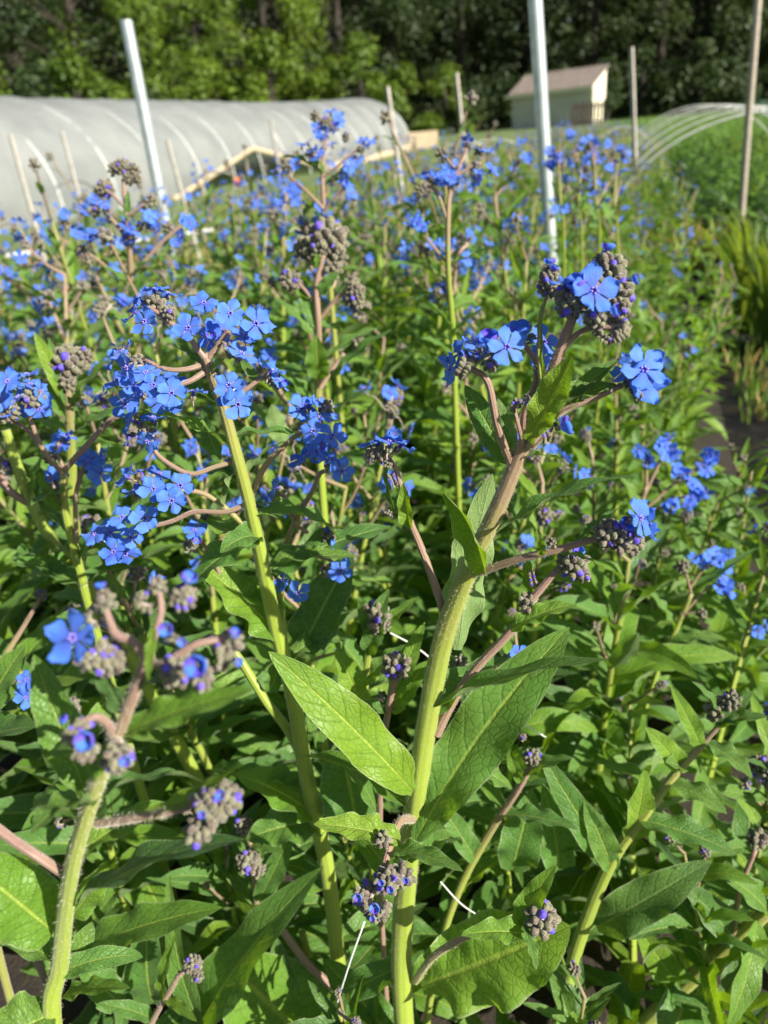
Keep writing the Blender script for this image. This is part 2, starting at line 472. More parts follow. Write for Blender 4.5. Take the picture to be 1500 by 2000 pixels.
def fabric():
    k = N('woven_ground_cover'); pos = k.n('NewGeometry').outputs['Position']
    wv = k.n('TexWave', {'Vector': pos, 'Scale': 90, 'Distortion': 1}).outputs[1]
    dirt = k.ramp(k.noise(9, 5, pos, .7), [(.46, 0.0), (.66, 1.0)])
    c = k.mix(k.math('MULTIPLY', dirt, .75), (.010, .011, .013), (.06, .05, .035))
    return k.fin(k.bsdf(c, .95, k.bump(k.math('ADD', wv, k.math('MULTIPLY', k.noise(12, 4, pos), 4)), .8, .006), **{'Specular IOR Level': .15}))
M['fabric'] = fabric()
def lin(a, b, n): return [a + (b - a) * i / (n - 1) for i in range(n)]
ground_sheet('ground', [-260, -120, -60, -30, -15, 0, 15, 30, 60, 120, 260], [-30, -5] + lin(5, 60, 23) + [90, 140, 220, 340], 0, 'field')
SL = .36                                        # every row runs away to the right like this
ground_sheet('bed_soil', lin(0, 1, 3), lin(-1.5, 20, 12), .004, 'soil', lambda u, y: (-1.95 + SL * y + u * 2.248, y))
ground_sheet('neighbouring_bed_soil', lin(0, 1, 3), lin(3.4, 14, 8), .004, 'soil', lambda u, y: (.92 + SL * y + u * 1.3, y))
ground_sheet('woven_path', lin(0, 1, 3), lin(-1.5, 12, 10), .004, 'fabric', lambda u, y: (.298 + SL * y + u * .62, y))

# ================================================================== grass and low growth
def blade_field(n, fn, hmin, hmax, wid, mats, seed, lean=.5):
    R = random.Random(seed); g = G()
    for _ in range(n):
        x, y = fn(R); z = terrain(x, y); h = R.uniform(hmin, hmax); a = R.uniform(0, 2 * PI)
        l = R.uniform(.1, lean) * h; b = R.uniform(0, 2 * PI); w_ = wid * R.uniform(.6, 1.3)
        dx, dy = math.cos(a) * w_, math.sin(a) * w_; lx, ly = math.cos(b) * l, math.sin(b) * l
        g.add([(x - dx, y - dy, z), (x + dx, y + dy, z), (x + dx * .7 + lx * .4, y + dy * .7 + ly * .4, z + h * .6), (x - dx * .7 + lx * .4, y - dy * .7 + ly * .4, z + h * .6), (x + lx, y + ly, z + h * .95)],
              [(0, 1, 2, 3), (3, 2, 4)], R.choice(mats), [(.5, .3)] * 5)
    return g
def gm(name, c, t, tw=.35):
    k = N(name); pos = k.n('NewGeometry').outputs['Position']
    cc = k.mix(k.ramp(k.noise(3, 3, pos), [(.35, 0.0), (.65, 1.0)]), c, (c[0] * 1.6, c[1] * 1.25, c[2] * 1.1))
    return k.fin(k.n('MixShader', {0: tw, 1: k.bsdf(cc, .6), 2: k.n('BsdfTranslucent', {'Color': (*t, 1)}).outputs[0]}).outputs[0])
M['grass'] = gm('grass_green', (.10, .20, .03), (.26, .42, .04))
M['grass_dry'] = gm('grass_dry', (.34, .27, .11), (.5, .36, .12))
M['feather'] = gm('feathery_green', (.08, .19, .030), (.22, .42, .05))
M['feather_pale'] = gm('feathery_yellow_green', (.16, .25, .035), (.34, .46, .05))
M['feather_dark'] = gm('feathery_dark_green', (.028, .07, .018), (.06, .14, .02))
M['kale'] = gm('blue_green_leaf', (.10, .18, .15), (.15, .3, .15), .2)
M['strap'] = gm('strap_leaf', (.045, .10, .018), (.30, .40, .03), .4)
def strip(x0, x1, y0, y1, p=1.4):
    return lambda R: (lambda y: (R.uniform(x0, x1) + SL * y, y))(y0 + (y1 - y0) * R.random() ** p)
g = blade_field(26000, strip(-6.5, -1.85, 1.2, 26), .05, .20, .006, ['grass', 'grass', 'grass', 'grass_dry'], 3)
single('grass', g, 'mown grass strip between the flower bed and the plastic tunnel', 'grass', kind='stuff')
g = blade_field(16000, strip(-1.9, 9, 13, 40, 1.1), .10, .35, .012, ['grass', 'feather', 'feather'], 4)
single('field_grass', g, 'green growth in the far field before the shed', 'grass', kind='stuff')
g = blade_field(5000, strip(.35, 1.0, 2.0, 9, 1.1), .02, .10, .004, ['grass', 'grass_dry', 'grass', 'feather'], 5)
single('weeds', g, 'straggling weeds along the woven path on the right', 'weeds', kind='stuff')

# kale rows far right
def kale_patch():
    R = random.Random(5); g = G()
    for _ in range(7000):
        y = R.uniform(18, 46); x = SL * y + R.uniform(4.2, 26); z = terrain(x, y) + R.uniform(.12, .42)
        a = R.uniform(0, 2 * PI); s = R.uniform(.06, .15); d = V((math.cos(a), math.sin(a), R.uniform(-.2, .6))) * s; e = V((-math.sin(a), math.cos(a), R.uniform(-.4, .4))) * s * .6
        c = V((x, y, z)); g.add([tuple(c - d), tuple(c + e), tuple(c + d * 1.2), tuple(c - e)], [(0, 1, 2, 3)], 'kale')
    return g
single('kale_foliage', kale_patch(), 'blue green kale foliage covering the far right field', 'kale', kind='stuff')

# feathery plants of the neighbouring bed
def feather_plant(seed):
    R = random.Random(seed); g = G(); lm = ['feather', 'feather_pale', 'feather_dark', 'feather'][seed % 4]
    for _ in range(46):
        a = R.uniform(0, 2 * PI); el = R.uniform(.5, 1.45); L = R.uniform(.25, .62)
        d = V((math.cos(a) * math.cos(el), math.sin(a) * math.cos(el), math.sin(el)))
        p0 = V((R.uniform(-.05, .05), R.uniform(-.05, .05), 0)); p1 = p0 + d * L * .6; p2 = p0 + d * L + V((0, 0, -.12 * L))
        tube_geo([p0, p1, p2], [.0022, .0015, .0008], sides=3, n=2, mat='feather', g=g, cap=False)
        for q in range(11):
            t = R.uniform(.25, 1); c = p0.lerp(p1, t / .6) if t < .6 else p1.lerp(p2, (t - .6) / .4)
            s = R.uniform(.05, .10) * (1.25 - t * .6); e = V((R.uniform(-1, 1), R.uniform(-1, 1), R.uniform(-.4, .8))).normalized() * s
            f = e.cross(d).normalized() * s * .22
            g.add([tuple(c), tuple(c + e * .5 + f), tuple(c + e), tuple(c + e * .5 - f)], [(0, 1, 2, 3)], lm if R.random() < .75 else 'feather')
    return g
FP = [feather_plant(i).mesh('feathery_plant') for i in range(4)]
R = random.Random(12)
spots = []
yy = 4.1
while yy < 13:
    for u in (.62, 1.02, 1.42, 1.85):
        spots.append((u + SL * yy + R.uniform(-.1, .1), yy + R.uniform(-.14, .14)))
    yy += .46 + yy * .012
for x, y in spots:
    o = single('feathery_plant', FP[R.randrange(4)], 'soft feathery green plant in the bed beyond the woven path', 'plant', 'feathery plants in the neighbouring bed')
    s = R.uniform(.75, 1.3); o.location = (x, y, terrain(x, y)); o.scale = (s, s, s * .95); o.rotation_euler = (0, 0, R.uniform(0, 6))

def tuft(seed, n, hmin, hmax, wid, spread, mats, lean):
    R = random.Random(seed); g = G()
    for _ in range(n):
        a = R.uniform(0, 2 * PI); r = spread * math.sqrt(R.random()); h = R.uniform(hmin, hmax); l = R.uniform(.1, lean) * h
        b = a + R.uniform(-.6, .6); x, y = r * math.cos(a), r * math.sin(a); n_ = 6; vs = []
        sx, sy = -math.sin(b + .6) * wid, math.cos(b + .6) * wid
        for i in range(n_ + 1):
            t = i / n_; ww = math.sin(PI * min(1, .25 + .75 * t)) ** .6 if i < n_ else .05
            cx, cy = x + math.cos(b) * l * t * t, y + math.sin(b) * l * t * t; z = h * (t - .18 * t ** 3)
            vs += [(cx - sx * ww, cy - sy * ww, z), (cx + sx * ww, cy + sy * ww, z)]
        g.add(vs, [(2 * i, 2 * i + 1, 2 * i + 3, 2 * i + 2) for i in range(n_)], R.choice(mats), [(.5, .3)] * len(vs))
    return g
def place(o, p): o.location = (p[0], p[1], terrain(p[0], p[1])); return o
for px_, py_, zz, s in ((1492, 560, 3.0, 1.0), (1540, 590, 2.7, 1.0), (1500, 500, 3.4, 1.1)):
    p = at(px_, py_, zz)
    o = single('strap_leaved_plant', tuft(int(px_), 60, .3, .55, .011, .10, ['strap', 'strap', 'strap', 'grass'], .5),
               {1492: 'upright strap-leaved clump nearest the woven path, right of the thin post', 1540: 'strap-leaved clump cut by the right edge of the photo',
                1500: 'strap-leaved clump behind the thin right post'}[px_], 'plant', 'strap-leaved clumps')
    place(o, p)
for px_, py_, zz, lb in ((1415, 470, 4.2, 'tuft of dry straw-yellow grass left of the thin right post'), (1350, 500, 4.4, 'small dry tan grass tuft at the end of the feathery bed')):
    p = at(px_, py_, zz); place(single('dry_grass_tuft', tuft(int(px_) + 1, 190, .12, .36, .005, .22, ['grass_dry', 'grass_dry', 'grass'], 1.0), lb, 'grass tuft', 'dry grass tufts'), p)

# ================================================================== posts and stakes
def metal(name, c, rough, scale=30, metallic=.75):
    k = N(name); pos = k.n('NewGeometry').outputs['Position']
    nz = k.noise(scale, 5, pos, .7)
    c2 = k.mix(k.ramp(nz, [(.35, 0.0), (.7, 1.0)]), c, (c[0] * .62, c[1] * .66, c[2] * .66))
    return k.fin(k.bsdf(c2, k.math('ADD', rough, k.math('MULTIPLY', nz, .25)), k.bump(nz, .3, .001), Metallic=metallic))
M['zinc'] = metal('galvanised_steel', (.60, .66, .68), .3, 24, .55)
M['dark_hollow'] = metal('pipe_inside', (.03, .03, .03), .9, 30, 0)
M['rust'] = metal('weathered_steel', (.38, .33, .27), .5, 60, .3)
M['greywood'] = simple('weathered_stake_wood', (.30, .28, .245), (.42, .395, .35), 40, .9, .002)
M['tanwood'] = simple('tan_stake_wood', (.46, .39, .28), (.56, .48, .36), 30, .9, .002)
M['pinewood'] = simple('pale_pine_board', (.40, .32, .21), (.50, .41, .28), 14, .85, .002)
M['bark'] = simple('tree_bark', (.02, .017, .012), (.05, .04, .03), 4, .95, .02)
def post_ends(top, bot, z):
    T = at(*top, z); d = at(bot[0], bot[1], 1) - CAM
    B = CAM + d * (T.y / d.y); k = (T - B)
    zb = terrain(T.x, T.y) - .05
    B2 = T - k * ((T.z - zb) / k.z); return T, B2
def post(name, top, bot, z, rad, mat, label, cat='post', group=None, hollow=True, sides=14):
    T, B = post_ends(top, bot, z)
    if T.z < 3 and top[1] <= 2: T = T + (T - B).normalized() * .35
    o = thing(name, B, label, cat, group)
    d = (T - B); q = d.to_track_quat('Z', 'Y').to_matrix().to_4x4(); L = d.length
    g = G(); n = 14; vs = []
    R = random.Random(int(top[0]))
    for i in range(n + 1):
        for j in range(sides):
            a = 2 * PI * j / sides; r = rad if sides > 4 else rad * .85
            vs.append((r * math.cos(a) + .0015 * math.sin(i * .7), r * math.sin(a), L * i / n))
    fs = [(i * sides + j, i * sides + (j + 1) % sides, (i + 1) * sides + (j + 1) % sides, (i + 1) * sides + j) for i in range(n) for j in range(sides)]
    if sides == 4: fs.append(tuple(n * 4 + j for j in range(4)))
    g.add(vs, fs, mat)
    me = g.mesh('shaft', sides > 4)
    part('shaft', me, o, q)
    if sides > 4 and hollow:                     # open cut end
        g2 = G(); vs = []
        for k_, (r, z_) in enumerate(((rad, L), (rad * .86, L + .001), (rad * .84, L - .08))):
            vs += [(r * math.cos(2 * PI * j / sides), r * math.sin(2 * PI * j / sides), z_) for j in range(sides)]
        fs = [(k_ * sides + j, k_ * sides + (j + 1) % sides, (k_ + 1) * sides + (j + 1) % sides, (k_ + 1) * sides + j) for k_ in (0, 1) for j in range(sides)]
        g2.add(vs, fs[:sides], mat); g2.add(vs, fs[sides:], 'dark_hollow')
        part('cut_end', g2.mesh('cut_end'), o, q)
    return o
post('steel_post', (1045, 0), (1072, 430), 1.95, .0188, 'zinc', 'thick galvanised pipe post rising out of the frame above the flower bed', 'post', 'galvanised pipe posts')
post('steel_post', (246, 40), (320, 420), 2.3, .0190, 'zinc', 'leaning galvanised pipe post in front of the plastic tunnel', 'post', 'galvanised pipe posts')
post('thin_post', (1480, 0), (1445, 455), 3.3, .0175, 'rust', 'thin rust-streaked steel post by the right edge, before the low hoops', 'post')
post('wooden_stake', (1233, 92), (1240, 305), 4.4, .0175, 'greywood', 'grey wooden stake right of the shed', 'stake', 'wooden row stakes', sides=4)
post('wooden_stake', (891, 143), (905, 280), 4.6, .0170, 'greywood', 'grey wooden stake left of the shed, before the dark trees', 'stake', 'wooden row stakes', sides=4)
post('wooden_stake', (756, 169), (786, 380), 3.9, .0150, 'greywood', 'tall pale stake crossing the far end of the plastic tunnel', 'stake', 'wooden row stakes', sides=4)
post('wooden_stake', (20, 262), (76, 465), 4.8, .0165, 'greywood', 'tan-topped stake at the far left before the tunnel', 'stake', 'wooden row stakes', sides=4)
post('wooden_stake', (121, 258), (163, 412), 6.0, .0165, 'greywood', 'thin grey stake second from the left before the tunnel', 'stake', 'wooden row stakes', sides=4)
post('wooden_stake', (327, 274), (368, 425), 5.6, .0165, 'greywood', 'thin grey stake just right of the leaning pipe post', 'stake', 'wooden row stakes', sides=4)
post('wooden_stake', (528, 235), (545, 330), 5.6, .0125, 'greywood', 'thin grey stake at the lifted part of the tunnel wall', 'stake', 'wooden row stakes', sides=4)
post('wooden_stake', (478, 300), (492, 385), 6.2, .0110, 'greywood', 'thin short stake in the gap under the tunnel plastic', 'stake', 'wooden row stakes', sides=4)

# ================================================================== plastic tunnel
A0 = V((-5.24, 11.7, 0)) ; A1 = V((2.35, 33.0, 0))
td = (A1 - A0).normalized(); tl = V((-td.y, td.x, 0)); HW, TH = 2.35, 2.0
A0 = A0 - td * 9.0
TL = (A1 - A0).length
def arch(a, s, grow=0.):
    """a in 0..pi from the near side over the top, s metres along"""
    c = math.cos(a); x = HW * (1 - c) ; h = (TH + grow) * max(0., math.sin(a)) ** .82
    p = A0 + td * s + tl * x
    return V((p.x, p.y, terrain(p.x, p.y) + h + .0))
def plastic():
    k = N('greenhouse_plastic'); pos = k.n('NewGeometry').outputs['Position']
    nz = k.noise(1.4, 4, pos)
    c = k.ramp(nz, [(.35, (.31, .33, .33)), (.65, (.39, .41, .40))])
    b = k.bsdf(c, .42, k.bump(k.noise(4, 5, pos, .65), .8, .05), **{'Specular IOR Level': .45})
    mx = k.n('MixShader', {0: .35, 1: b, 2: k.n('BsdfTranslucent', {'Color': (.36, .395, .375, 1)}).outputs[0]}).outputs[0]
    dirt = k.ramp(k.n('SeparateXYZ', {0: pos}).outputs[2], [(0, .30), (.5, .20), (1, .08)])
    return k.fin(k.n('MixShader', {0: dirt, 1: mx, 2: k.n('BsdfTransparent', {'Color': (.9, .93, .9, 1)}).outputs[0]}).outputs[0])
M['plastic'] = plastic()
tun = thing('plastic_tunnel', (A0.x, A0.y, 0), 'long low greenhouse tunnel of cloudy plastic with its side wall lifted in the middle', 'greenhouse tunnel')
inv = Matrix.Translation(-tun.location)
def tpart(name, g, parent=tun):
    return part(name, g.mesh(name, True), parent, inv)
# s positions of the lifted wall
def s_of(px_, py_):
    d = at(px_, py_, 1) - CAM
    # intersection with the vertical near wall plane
    nn = tl; t = (A0 - CAM).dot(nn) / d.dot(nn); p = CAM + d * t
    return (p - A0).dot(td), p.z
s1, s2, s3 = s_of(350, 408)[0], s_of(500, 292)[0], s_of(640, 332)[0]
zmid = s_of(500, 292)[1]
def lift(s):
    if s < s1 or s > s3: return 0.
    u = (s - s1) / (s2 - s1) if s < s2 else (s3 - s) / (s3 - s2)
    return zmid * max(0, u) ** .95
ns = int(TL / .3); na = 26; vs = []
for i in range(ns + 1):
    s = TL * i / ns; lf = lift(s); a0 = math.asin(min(1, (max(lf, .0) / TH)) ** (1 / .82)) if lf > 0 else 0
    rib = abs(math.sin(PI * s / 1.5))
    for j in range(na + 1):
        a = a0 + (PI - a0) * j / na
        vs.append(tuple(arch(a, s, -.05 * rib ** .5 + .02 * math.sin(s * 5 + j))))
tpart('cover', G().add(vs, grid_faces(ns, na), 'plastic'))
M['hoop'] = metal('hoop_pipe', (.62, .63, .62), .5, 20, .3)
for i in range(int(TL / 1.5) + 1):
    s = min(TL, i * 1.5)
    tpart('hoop', tube_geo([arch(PI * j / 14, s, -.045 + .0) for j in range(15)], [.018, .018], sides=6, n=2, mat='hoop'))
def board_g(s0, s1_, n, w=.16, side=0., mat='pinewood'):
    g = G(); vs = []
    for i in range(n + 1):
        s = s0 + (s1_ - s0) * i / n; lf = lift(s) if side == 0 else 0
        a = math.asin(min(1, (lf / TH)) ** (1 / .82)) if lf > 0 else 0
        p = arch(a if side == 0 else PI - a, s); sg = -1 if side == 0 else 1
        o = tl * sg
        for dx, dz in ((.01, -.02), (.05, -.02), (.05, w), (.01, w)):
            vs.append(tuple(p + o * dx + V((0, 0, dz))))
    fs = [(i * 4 + j, i * 4 + (j + 1) % 4, (i + 1) * 4 + (j + 1) % 4, (i + 1) * 4 + j) for i in range(n) for j in range(4)]
    return g.add(vs, fs, mat)
tpart('base_board', board_g(max(0, s1 - .2), s3, 40, .08)); tpart('base_board', board_g(s3, TL, 20, .2)); tpart('base_board', board_g(0, TL, 20, .2, 1))
# end wall with door frame
ev = [tuple(arch(PI * j / 24, TL)) for j in range(25)]
tpart('end_wall', G().add(ev, [tuple(range(25))], 'plastic'))
tpart('end_post', tube_geo([A1 + tl * 1.7 + V((0, 0, .2)), A1 + tl * 1.7 + V((0, 0, 2.0))], [.04, .04], sides=4, mat='pinewood'))
pb = A1 + td * .3 - tl * .35; zt = terrain(pb.x, pb.y)
# lumber by the end
def box(g, c, dx, dy, dz, mat, rz=0.):
    cr_, sr_ = math.cos(rz), math.sin(rz); vs = []
    for z in (0, dz):
        for x, y in ((-dx / 2, -dy / 2), (dx / 2, -dy / 2), (dx / 2, dy / 2), (-dx / 2, dy / 2)):
            vs.append((c[0] + x * cr_ - y * sr_, c[1] + x * sr_ + y * cr_, c[2] + z))
    g.add(vs, [(0, 3, 2, 1), (4, 5, 6, 7), (0, 1, 5, 4), (1, 2, 6, 5), (2, 3, 7, 6), (3, 0, 4, 7)], mat); return g
cr8 = thing('lumber_crate', (pb.x, pb.y, zt), 'small open crate of pale boards at the far end of the plastic tunnel', 'crate')
for k_, (dx, dy) in enumerate(((0, -.4), (0, .4))):
    part('side_board', box(G(), (dx, dy, .0), 1.3, .05, .62, 'pinewood').mesh('side_board', False), cr8)
for dx in (-.62, .62):
    part('end_board', box(G(), (dx, 0, .01), .05, .74, .55, 'pinewood').mesh('end_board', False), cr8)

# orange marker seen through the gap
M['orange'] = simple('orange_plastic', (.75, .14, .04), (.8, .2, .05), 30, .5)
p = at(458, 362, 12.5); mk = thing('marker_flag', (p.x, p.y, 0), 'tiny orange marker flag in the gap under the tunnel plastic', 'marker flag')
part('wire', tube_geo([(0, 0, 0), (0, 0, p.z + .12)], [.004, .004], sides=5, mat='zinc').mesh('wire'), mk)
part('flag', G().add([(0, 0, p.z - .02), (.10, .02, p.z - .03), (.11, .03, p.z + .11), (0, 0, p.z + .12), (0, .004, p.z - .02), (.10, .024, p.z - .03), (.11, .034, p.z + .11), (0, .004, p.z + .12)],
     [(0, 1, 2, 3), (7, 6, 5, 4), (0, 3, 7, 4), (1, 5, 6, 2), (0, 4, 5, 1), (3, 2, 6, 7)], 'orange').mesh('flag', False), mk)

# ================================================================== low hoops
M['wire'] = metal('galvanised_hoop_wire', (.55, .55, .53), .5, 20, .3)
M['darkwire'] = metal('dark_hoop_wire', (.22, .22, .23), .5, 20, .4)
def hoop(L, Rr, apex, mat, rad, label, group):
    """L, Rr ground-ish feet and apex, world points"""
    c = (L + Rr) / 2; ax = (Rr - L) / 2; up = apex - c
    pts = [c - ax * math.cos(PI * j / 16) + up * max(0., math.sin(PI * j / 16)) ** .9 for j in range(17)]
    o = single('wire_hoop', tube_geo([p - L for p in pts], [rad, rad], sides=6, n=3, mat=mat), label, 'hoop', group); o.location = L
    return o
GH = 'low wire hoops over the right-hand bed'
for i, y in enumerate((4.6, 5.2, 6.0, 7.0, 7.7, 9.0)):
    xm = 2.55 + .33 * (y - 5.2); w_ = .92
    L_, R_ = V((xm - w_, y + .1, 0)), V((xm + w_, y - .1, 0))
    hoop(L_, R_, V((xm, y, .80 + .012 * i)), 'wire', .0055, ['nearest pale wire hoop arching over the right-hand bed', 'second nearest pale hoop over the right-hand bed', 'pale hoop in the middle of the right-hand row',
         'pale hoop behind the middle one of the right-hand row', 'second farthest pale hoop of the right-hand row', 'farthest pale hoop of the right-hand row'][i], GH)
def hoop_px(lp, rp, ap, z0, z1, mat, rad, label, group):
    L_, R_ = at(*lp, z0), at(*rp, z1); A_ = at(*ap, (z0 + z1) / 2)
    # carry the feet down to the ground
    L_.z = R_.z = 0.
    return hoop(L_, R_, A_, mat, rad, label, group)
GL = 'dark hoops along the tunnel'
hoop_px((62, 445), (215, 400), (140, 352), 7.0, 7.6, 'darkwire', .013, 'dark hoop at the far left before the tunnel', GL)
hoop_px((330, 400), (500, 380), (420, 336), 8.6, 9.2, 'darkwire', .012, 'dark hoop right of the leaning pipe post', GL)
hoop_px((640, 370), (860, 350), (760, 292), 7.5, 8.0, 'darkwire', .010, 'dark hoop behind the tall blue flower stalk', GL)
GC = 'thin wire hoops in the middle distance'
for i, (a, b, c, z) in enumerate((((830, 340), (1010, 345), (905, 276), 7.5), ((860, 330), (1060, 330), (960, 272), 9.0), ((1150, 320), (1290, 300), (1215, 248), 11.0))):
    hoop_px(a, b, c, z, z, 'wire', .008, ['thin hoop between the tunnel and the shed', 'thin hoop below the shed', 'thin hoop right of the shed behind the grey stake'][i], GC)

# white pipe lying in the grass at left
for (a, b, z0, z1, lb) in (((-60, 468), (74, 463), 6.4, 6.6, 'white pipe lying in the grass at the far left edge'), ((225, 466), (500, 462), 6.8, 7.4, 'white pipe lying in the grass behind the blue flowers')):
    P0, P1 = at(*a, z0), at(*b, z1); P0.z = P1.z = .14
    o = single('white_pipe', tube_geo([V((0, 0, 0)), (P1 - P0) * .5 + V((0, 0, .01)), P1 - P0], [.02, .02], sides=8, mat='hoop'), lb, 'pipe', 'white pipes in the grass'); o.location = P0

# ================================================================== shed
sR, sL = at(1156, 240, 40), at(1000, 245, 43.5)
base = min(sR.z, sL.z) - .5
ex = (sL - sR); ex.z = 0; SLn = ex.length; ex.normalize(); ey = V((-ex.y, ex.x, 0))
if ey.dot(sR) < 0: ey = -ey
eave = (at(1156, 160, 40).z + at(1000, 188, 43.5).z) / 2; ridge = (at(1172, 125, 41.).z + at(990, 160, 44.5).z) / 2
M['siding'] = simple('grey_cream_siding', (.50, .48, .42), (.56, .54, .47), 1.5, .8)
M['trim_and_lit_end'] = simple('cream_trim_and_sunlit_end', (.72, .66, .48), (.76, .70, .52), 2, .7)  # cream trim; on the right end wall it also paints in sunlight
def roofm():
    k = N('brown_ribbed_roof'); pos = k.n('NewGeometry').outputs['Position']
    return k.fin(k.bsdf(k.ramp(k.noise(2, 3, pos), [(.3, (.22, .18, .155)), (.7, (.28, .23, .20))]), .55))
M['roof'] = roofm()
shed = thing('garden_shed', (sR.x, sR.y, base), 'small cream shed with a brown ribbed roof before the dark trees', 'shed')
D = 1.1
def sp(u, v, z): q = ex * u + ey * v; return (q.x, q.y, z)
hh = eave - base
g = G().add([sp(0, 0, 0), sp(SLn, 0, 0), sp(SLn, 0, hh), sp(0, 0, hh), sp(0, .1, 0), sp(SLn, .1, 0), sp(SLn, .1, hh), sp(0, .1, hh)],
            [(0, 1, 2, 3), (4, 7, 6, 5), (3, 2, 6, 7), (0, 3, 7, 4), (1, 5, 6, 2)], 'siding')
part('wall', g.mesh('wall', False), shed)
rh = ridge - base
for nm, u in (('end_wall', 0.0), ('end_wall', SLn - .1)):
    g = G().add([sp(u, .1, 0), sp(u, D, 0), sp(u, D, rh - .12), sp(u, .1, hh - .05), sp(u + .1, .1, 0), sp(u + .1, D, 0), sp(u + .1, D, rh - .12), sp(u + .1, .1, hh - .05)],
                [(0, 1, 2, 3), (4, 7, 6, 5), (0, 3, 7, 4), (1, 5, 6, 2), (3, 2, 6, 7)], 'trim_and_lit_end' if u == 0 else 'siding')  # right end wall gets the paler colour as painted-in sunlight
    part(nm, g.mesh(nm, False), shed)
g = G().add([sp(0, D, 0), sp(SLn, D, 0), sp(SLn, D, rh - .12), sp(0, D, rh - .12), sp(0, D + .1, 0), sp(SLn, D + .1, 0), sp(SLn, D + .1, rh - .12), sp(0, D + .1, rh - .12)],
            [(0, 1, 2, 3), (4, 7, 6, 5), (3, 2, 6, 7), (0, 3, 7, 4), (1, 5, 6, 2)], 'siding'); part('back_wall', g.mesh('back_wall', False), shed)
nr_ = int(SLn / .3); vs = []
for i in range(nr_ * 2 + 1):
    u = -.1 + (SLn + .3) * i / (nr_ * 2); dz = .05 * (i % 2)
    for v, z in ((-.25, hh - .10), (D + .3, rh + .02)):
        vs.append(sp(u, v, z + dz)); 
rf = part('roof', G().add(vs, [(2 * i, 2 * i + 2, 2 * i + 3, 2 * i + 1) for i in range(nr_ * 2)], 'roof').mesh('roof', False), shed)
part('fascia', G().add([sp(-.1, -.27, hh - .26), sp(SLn + .35, -.27, hh - .26), sp(SLn + .35, -.27, hh - .09), sp(-.1, -.27, hh - .09), sp(-.1, -.24, hh - .26), sp(SLn + .35, -.24, hh - .26), sp(SLn + .35, -.24, hh - .09), sp(-.1, -.24, hh - .09)],
     [(0, 1, 2, 3), (4, 7, 6, 5), (3, 2, 6, 7), (0, 4, 5, 1), (0, 3, 7, 4), (1, 5, 6, 2)], 'trim_and_lit_end').mesh('fascia', False), rf)
part('corner_board', G().add([sp(-.03, -.03, 0), sp(.22, -.03, 0), sp(.22, -.03, hh), sp(-.03, -.03, hh), sp(-.03, -.004, 0), sp(.22, -.004, 0), sp(.22, -.004, hh), sp(-.03, -.004, hh)],
     [(0, 1, 2, 3), (4, 7, 6, 5), (3, 2, 6, 7), (0, 3, 7, 4), (1, 5, 6, 2)], 'trim_and_lit_end').mesh('corner_board', False), shed)
# wooden pallets leaning by the shed corner
for i, (px_, zz) in enumerate(((1133, 38), (1160, 37))):
    p = at(px_, 245, zz); gz = terrain(p.x, p.y)
    pl = thing('wooden_pallet', (p.x, p.y, gz), ['upright wooden pallet against the shed front', 'upright wooden pallet at the shed corner'][i], 'pallet', 'pallets by the shed')
    for q in range(6):
        part('slat', box(G(), (-.45 + q * .18, 0, 0), .11, .03, 1.0 + .1 * (q % 2), 'bark').mesh('slat', False), pl)
    for z_ in (.1, .8):
        part('rail', box(G(), (0, .035, z_), 1.0, .035, .09, 'bark').mesh('rail', False), pl)

# ================================================================== trees
def leafmat(name, c, t):
    k = N(name); pos = k.n('NewGeometry').outputs['Position']; oi = k.n('ObjectInfo').outputs['Random']
    f_ = k.math('ADD', k.math('MULTIPLY', k.noise(.7, 3, pos), .8), k.math('MULTIPLY', oi, .3))
    cc = k.mix(k.ramp(f_, [(.3, 0.0), (.8, 1.0)]), (c[0] * .65, c[1] * .7, c[2] * .8), (c[0] * 1.7, c[1] * 1.35, c[2]))
    return k.fin(k.n('MixShader', {0: .3, 1: k.bsdf(cc, .6), 2: k.n('BsdfTranslucent', {'Color': (*t, 1)}).outputs[0]}).outputs[0])
M['tleaf'] = leafmat('tree_leaves_sunlit_tone', (.080, .155, .012), (.21, .29, .010))  # sunlit look of the trees put into the leaf colour
M['tleaf_dark'] = leafmat('tree_leaves_shaded_tone', (.030, .062, .014), (.06, .10, .012))  # shaded look of the wood put into a darker leaf colour
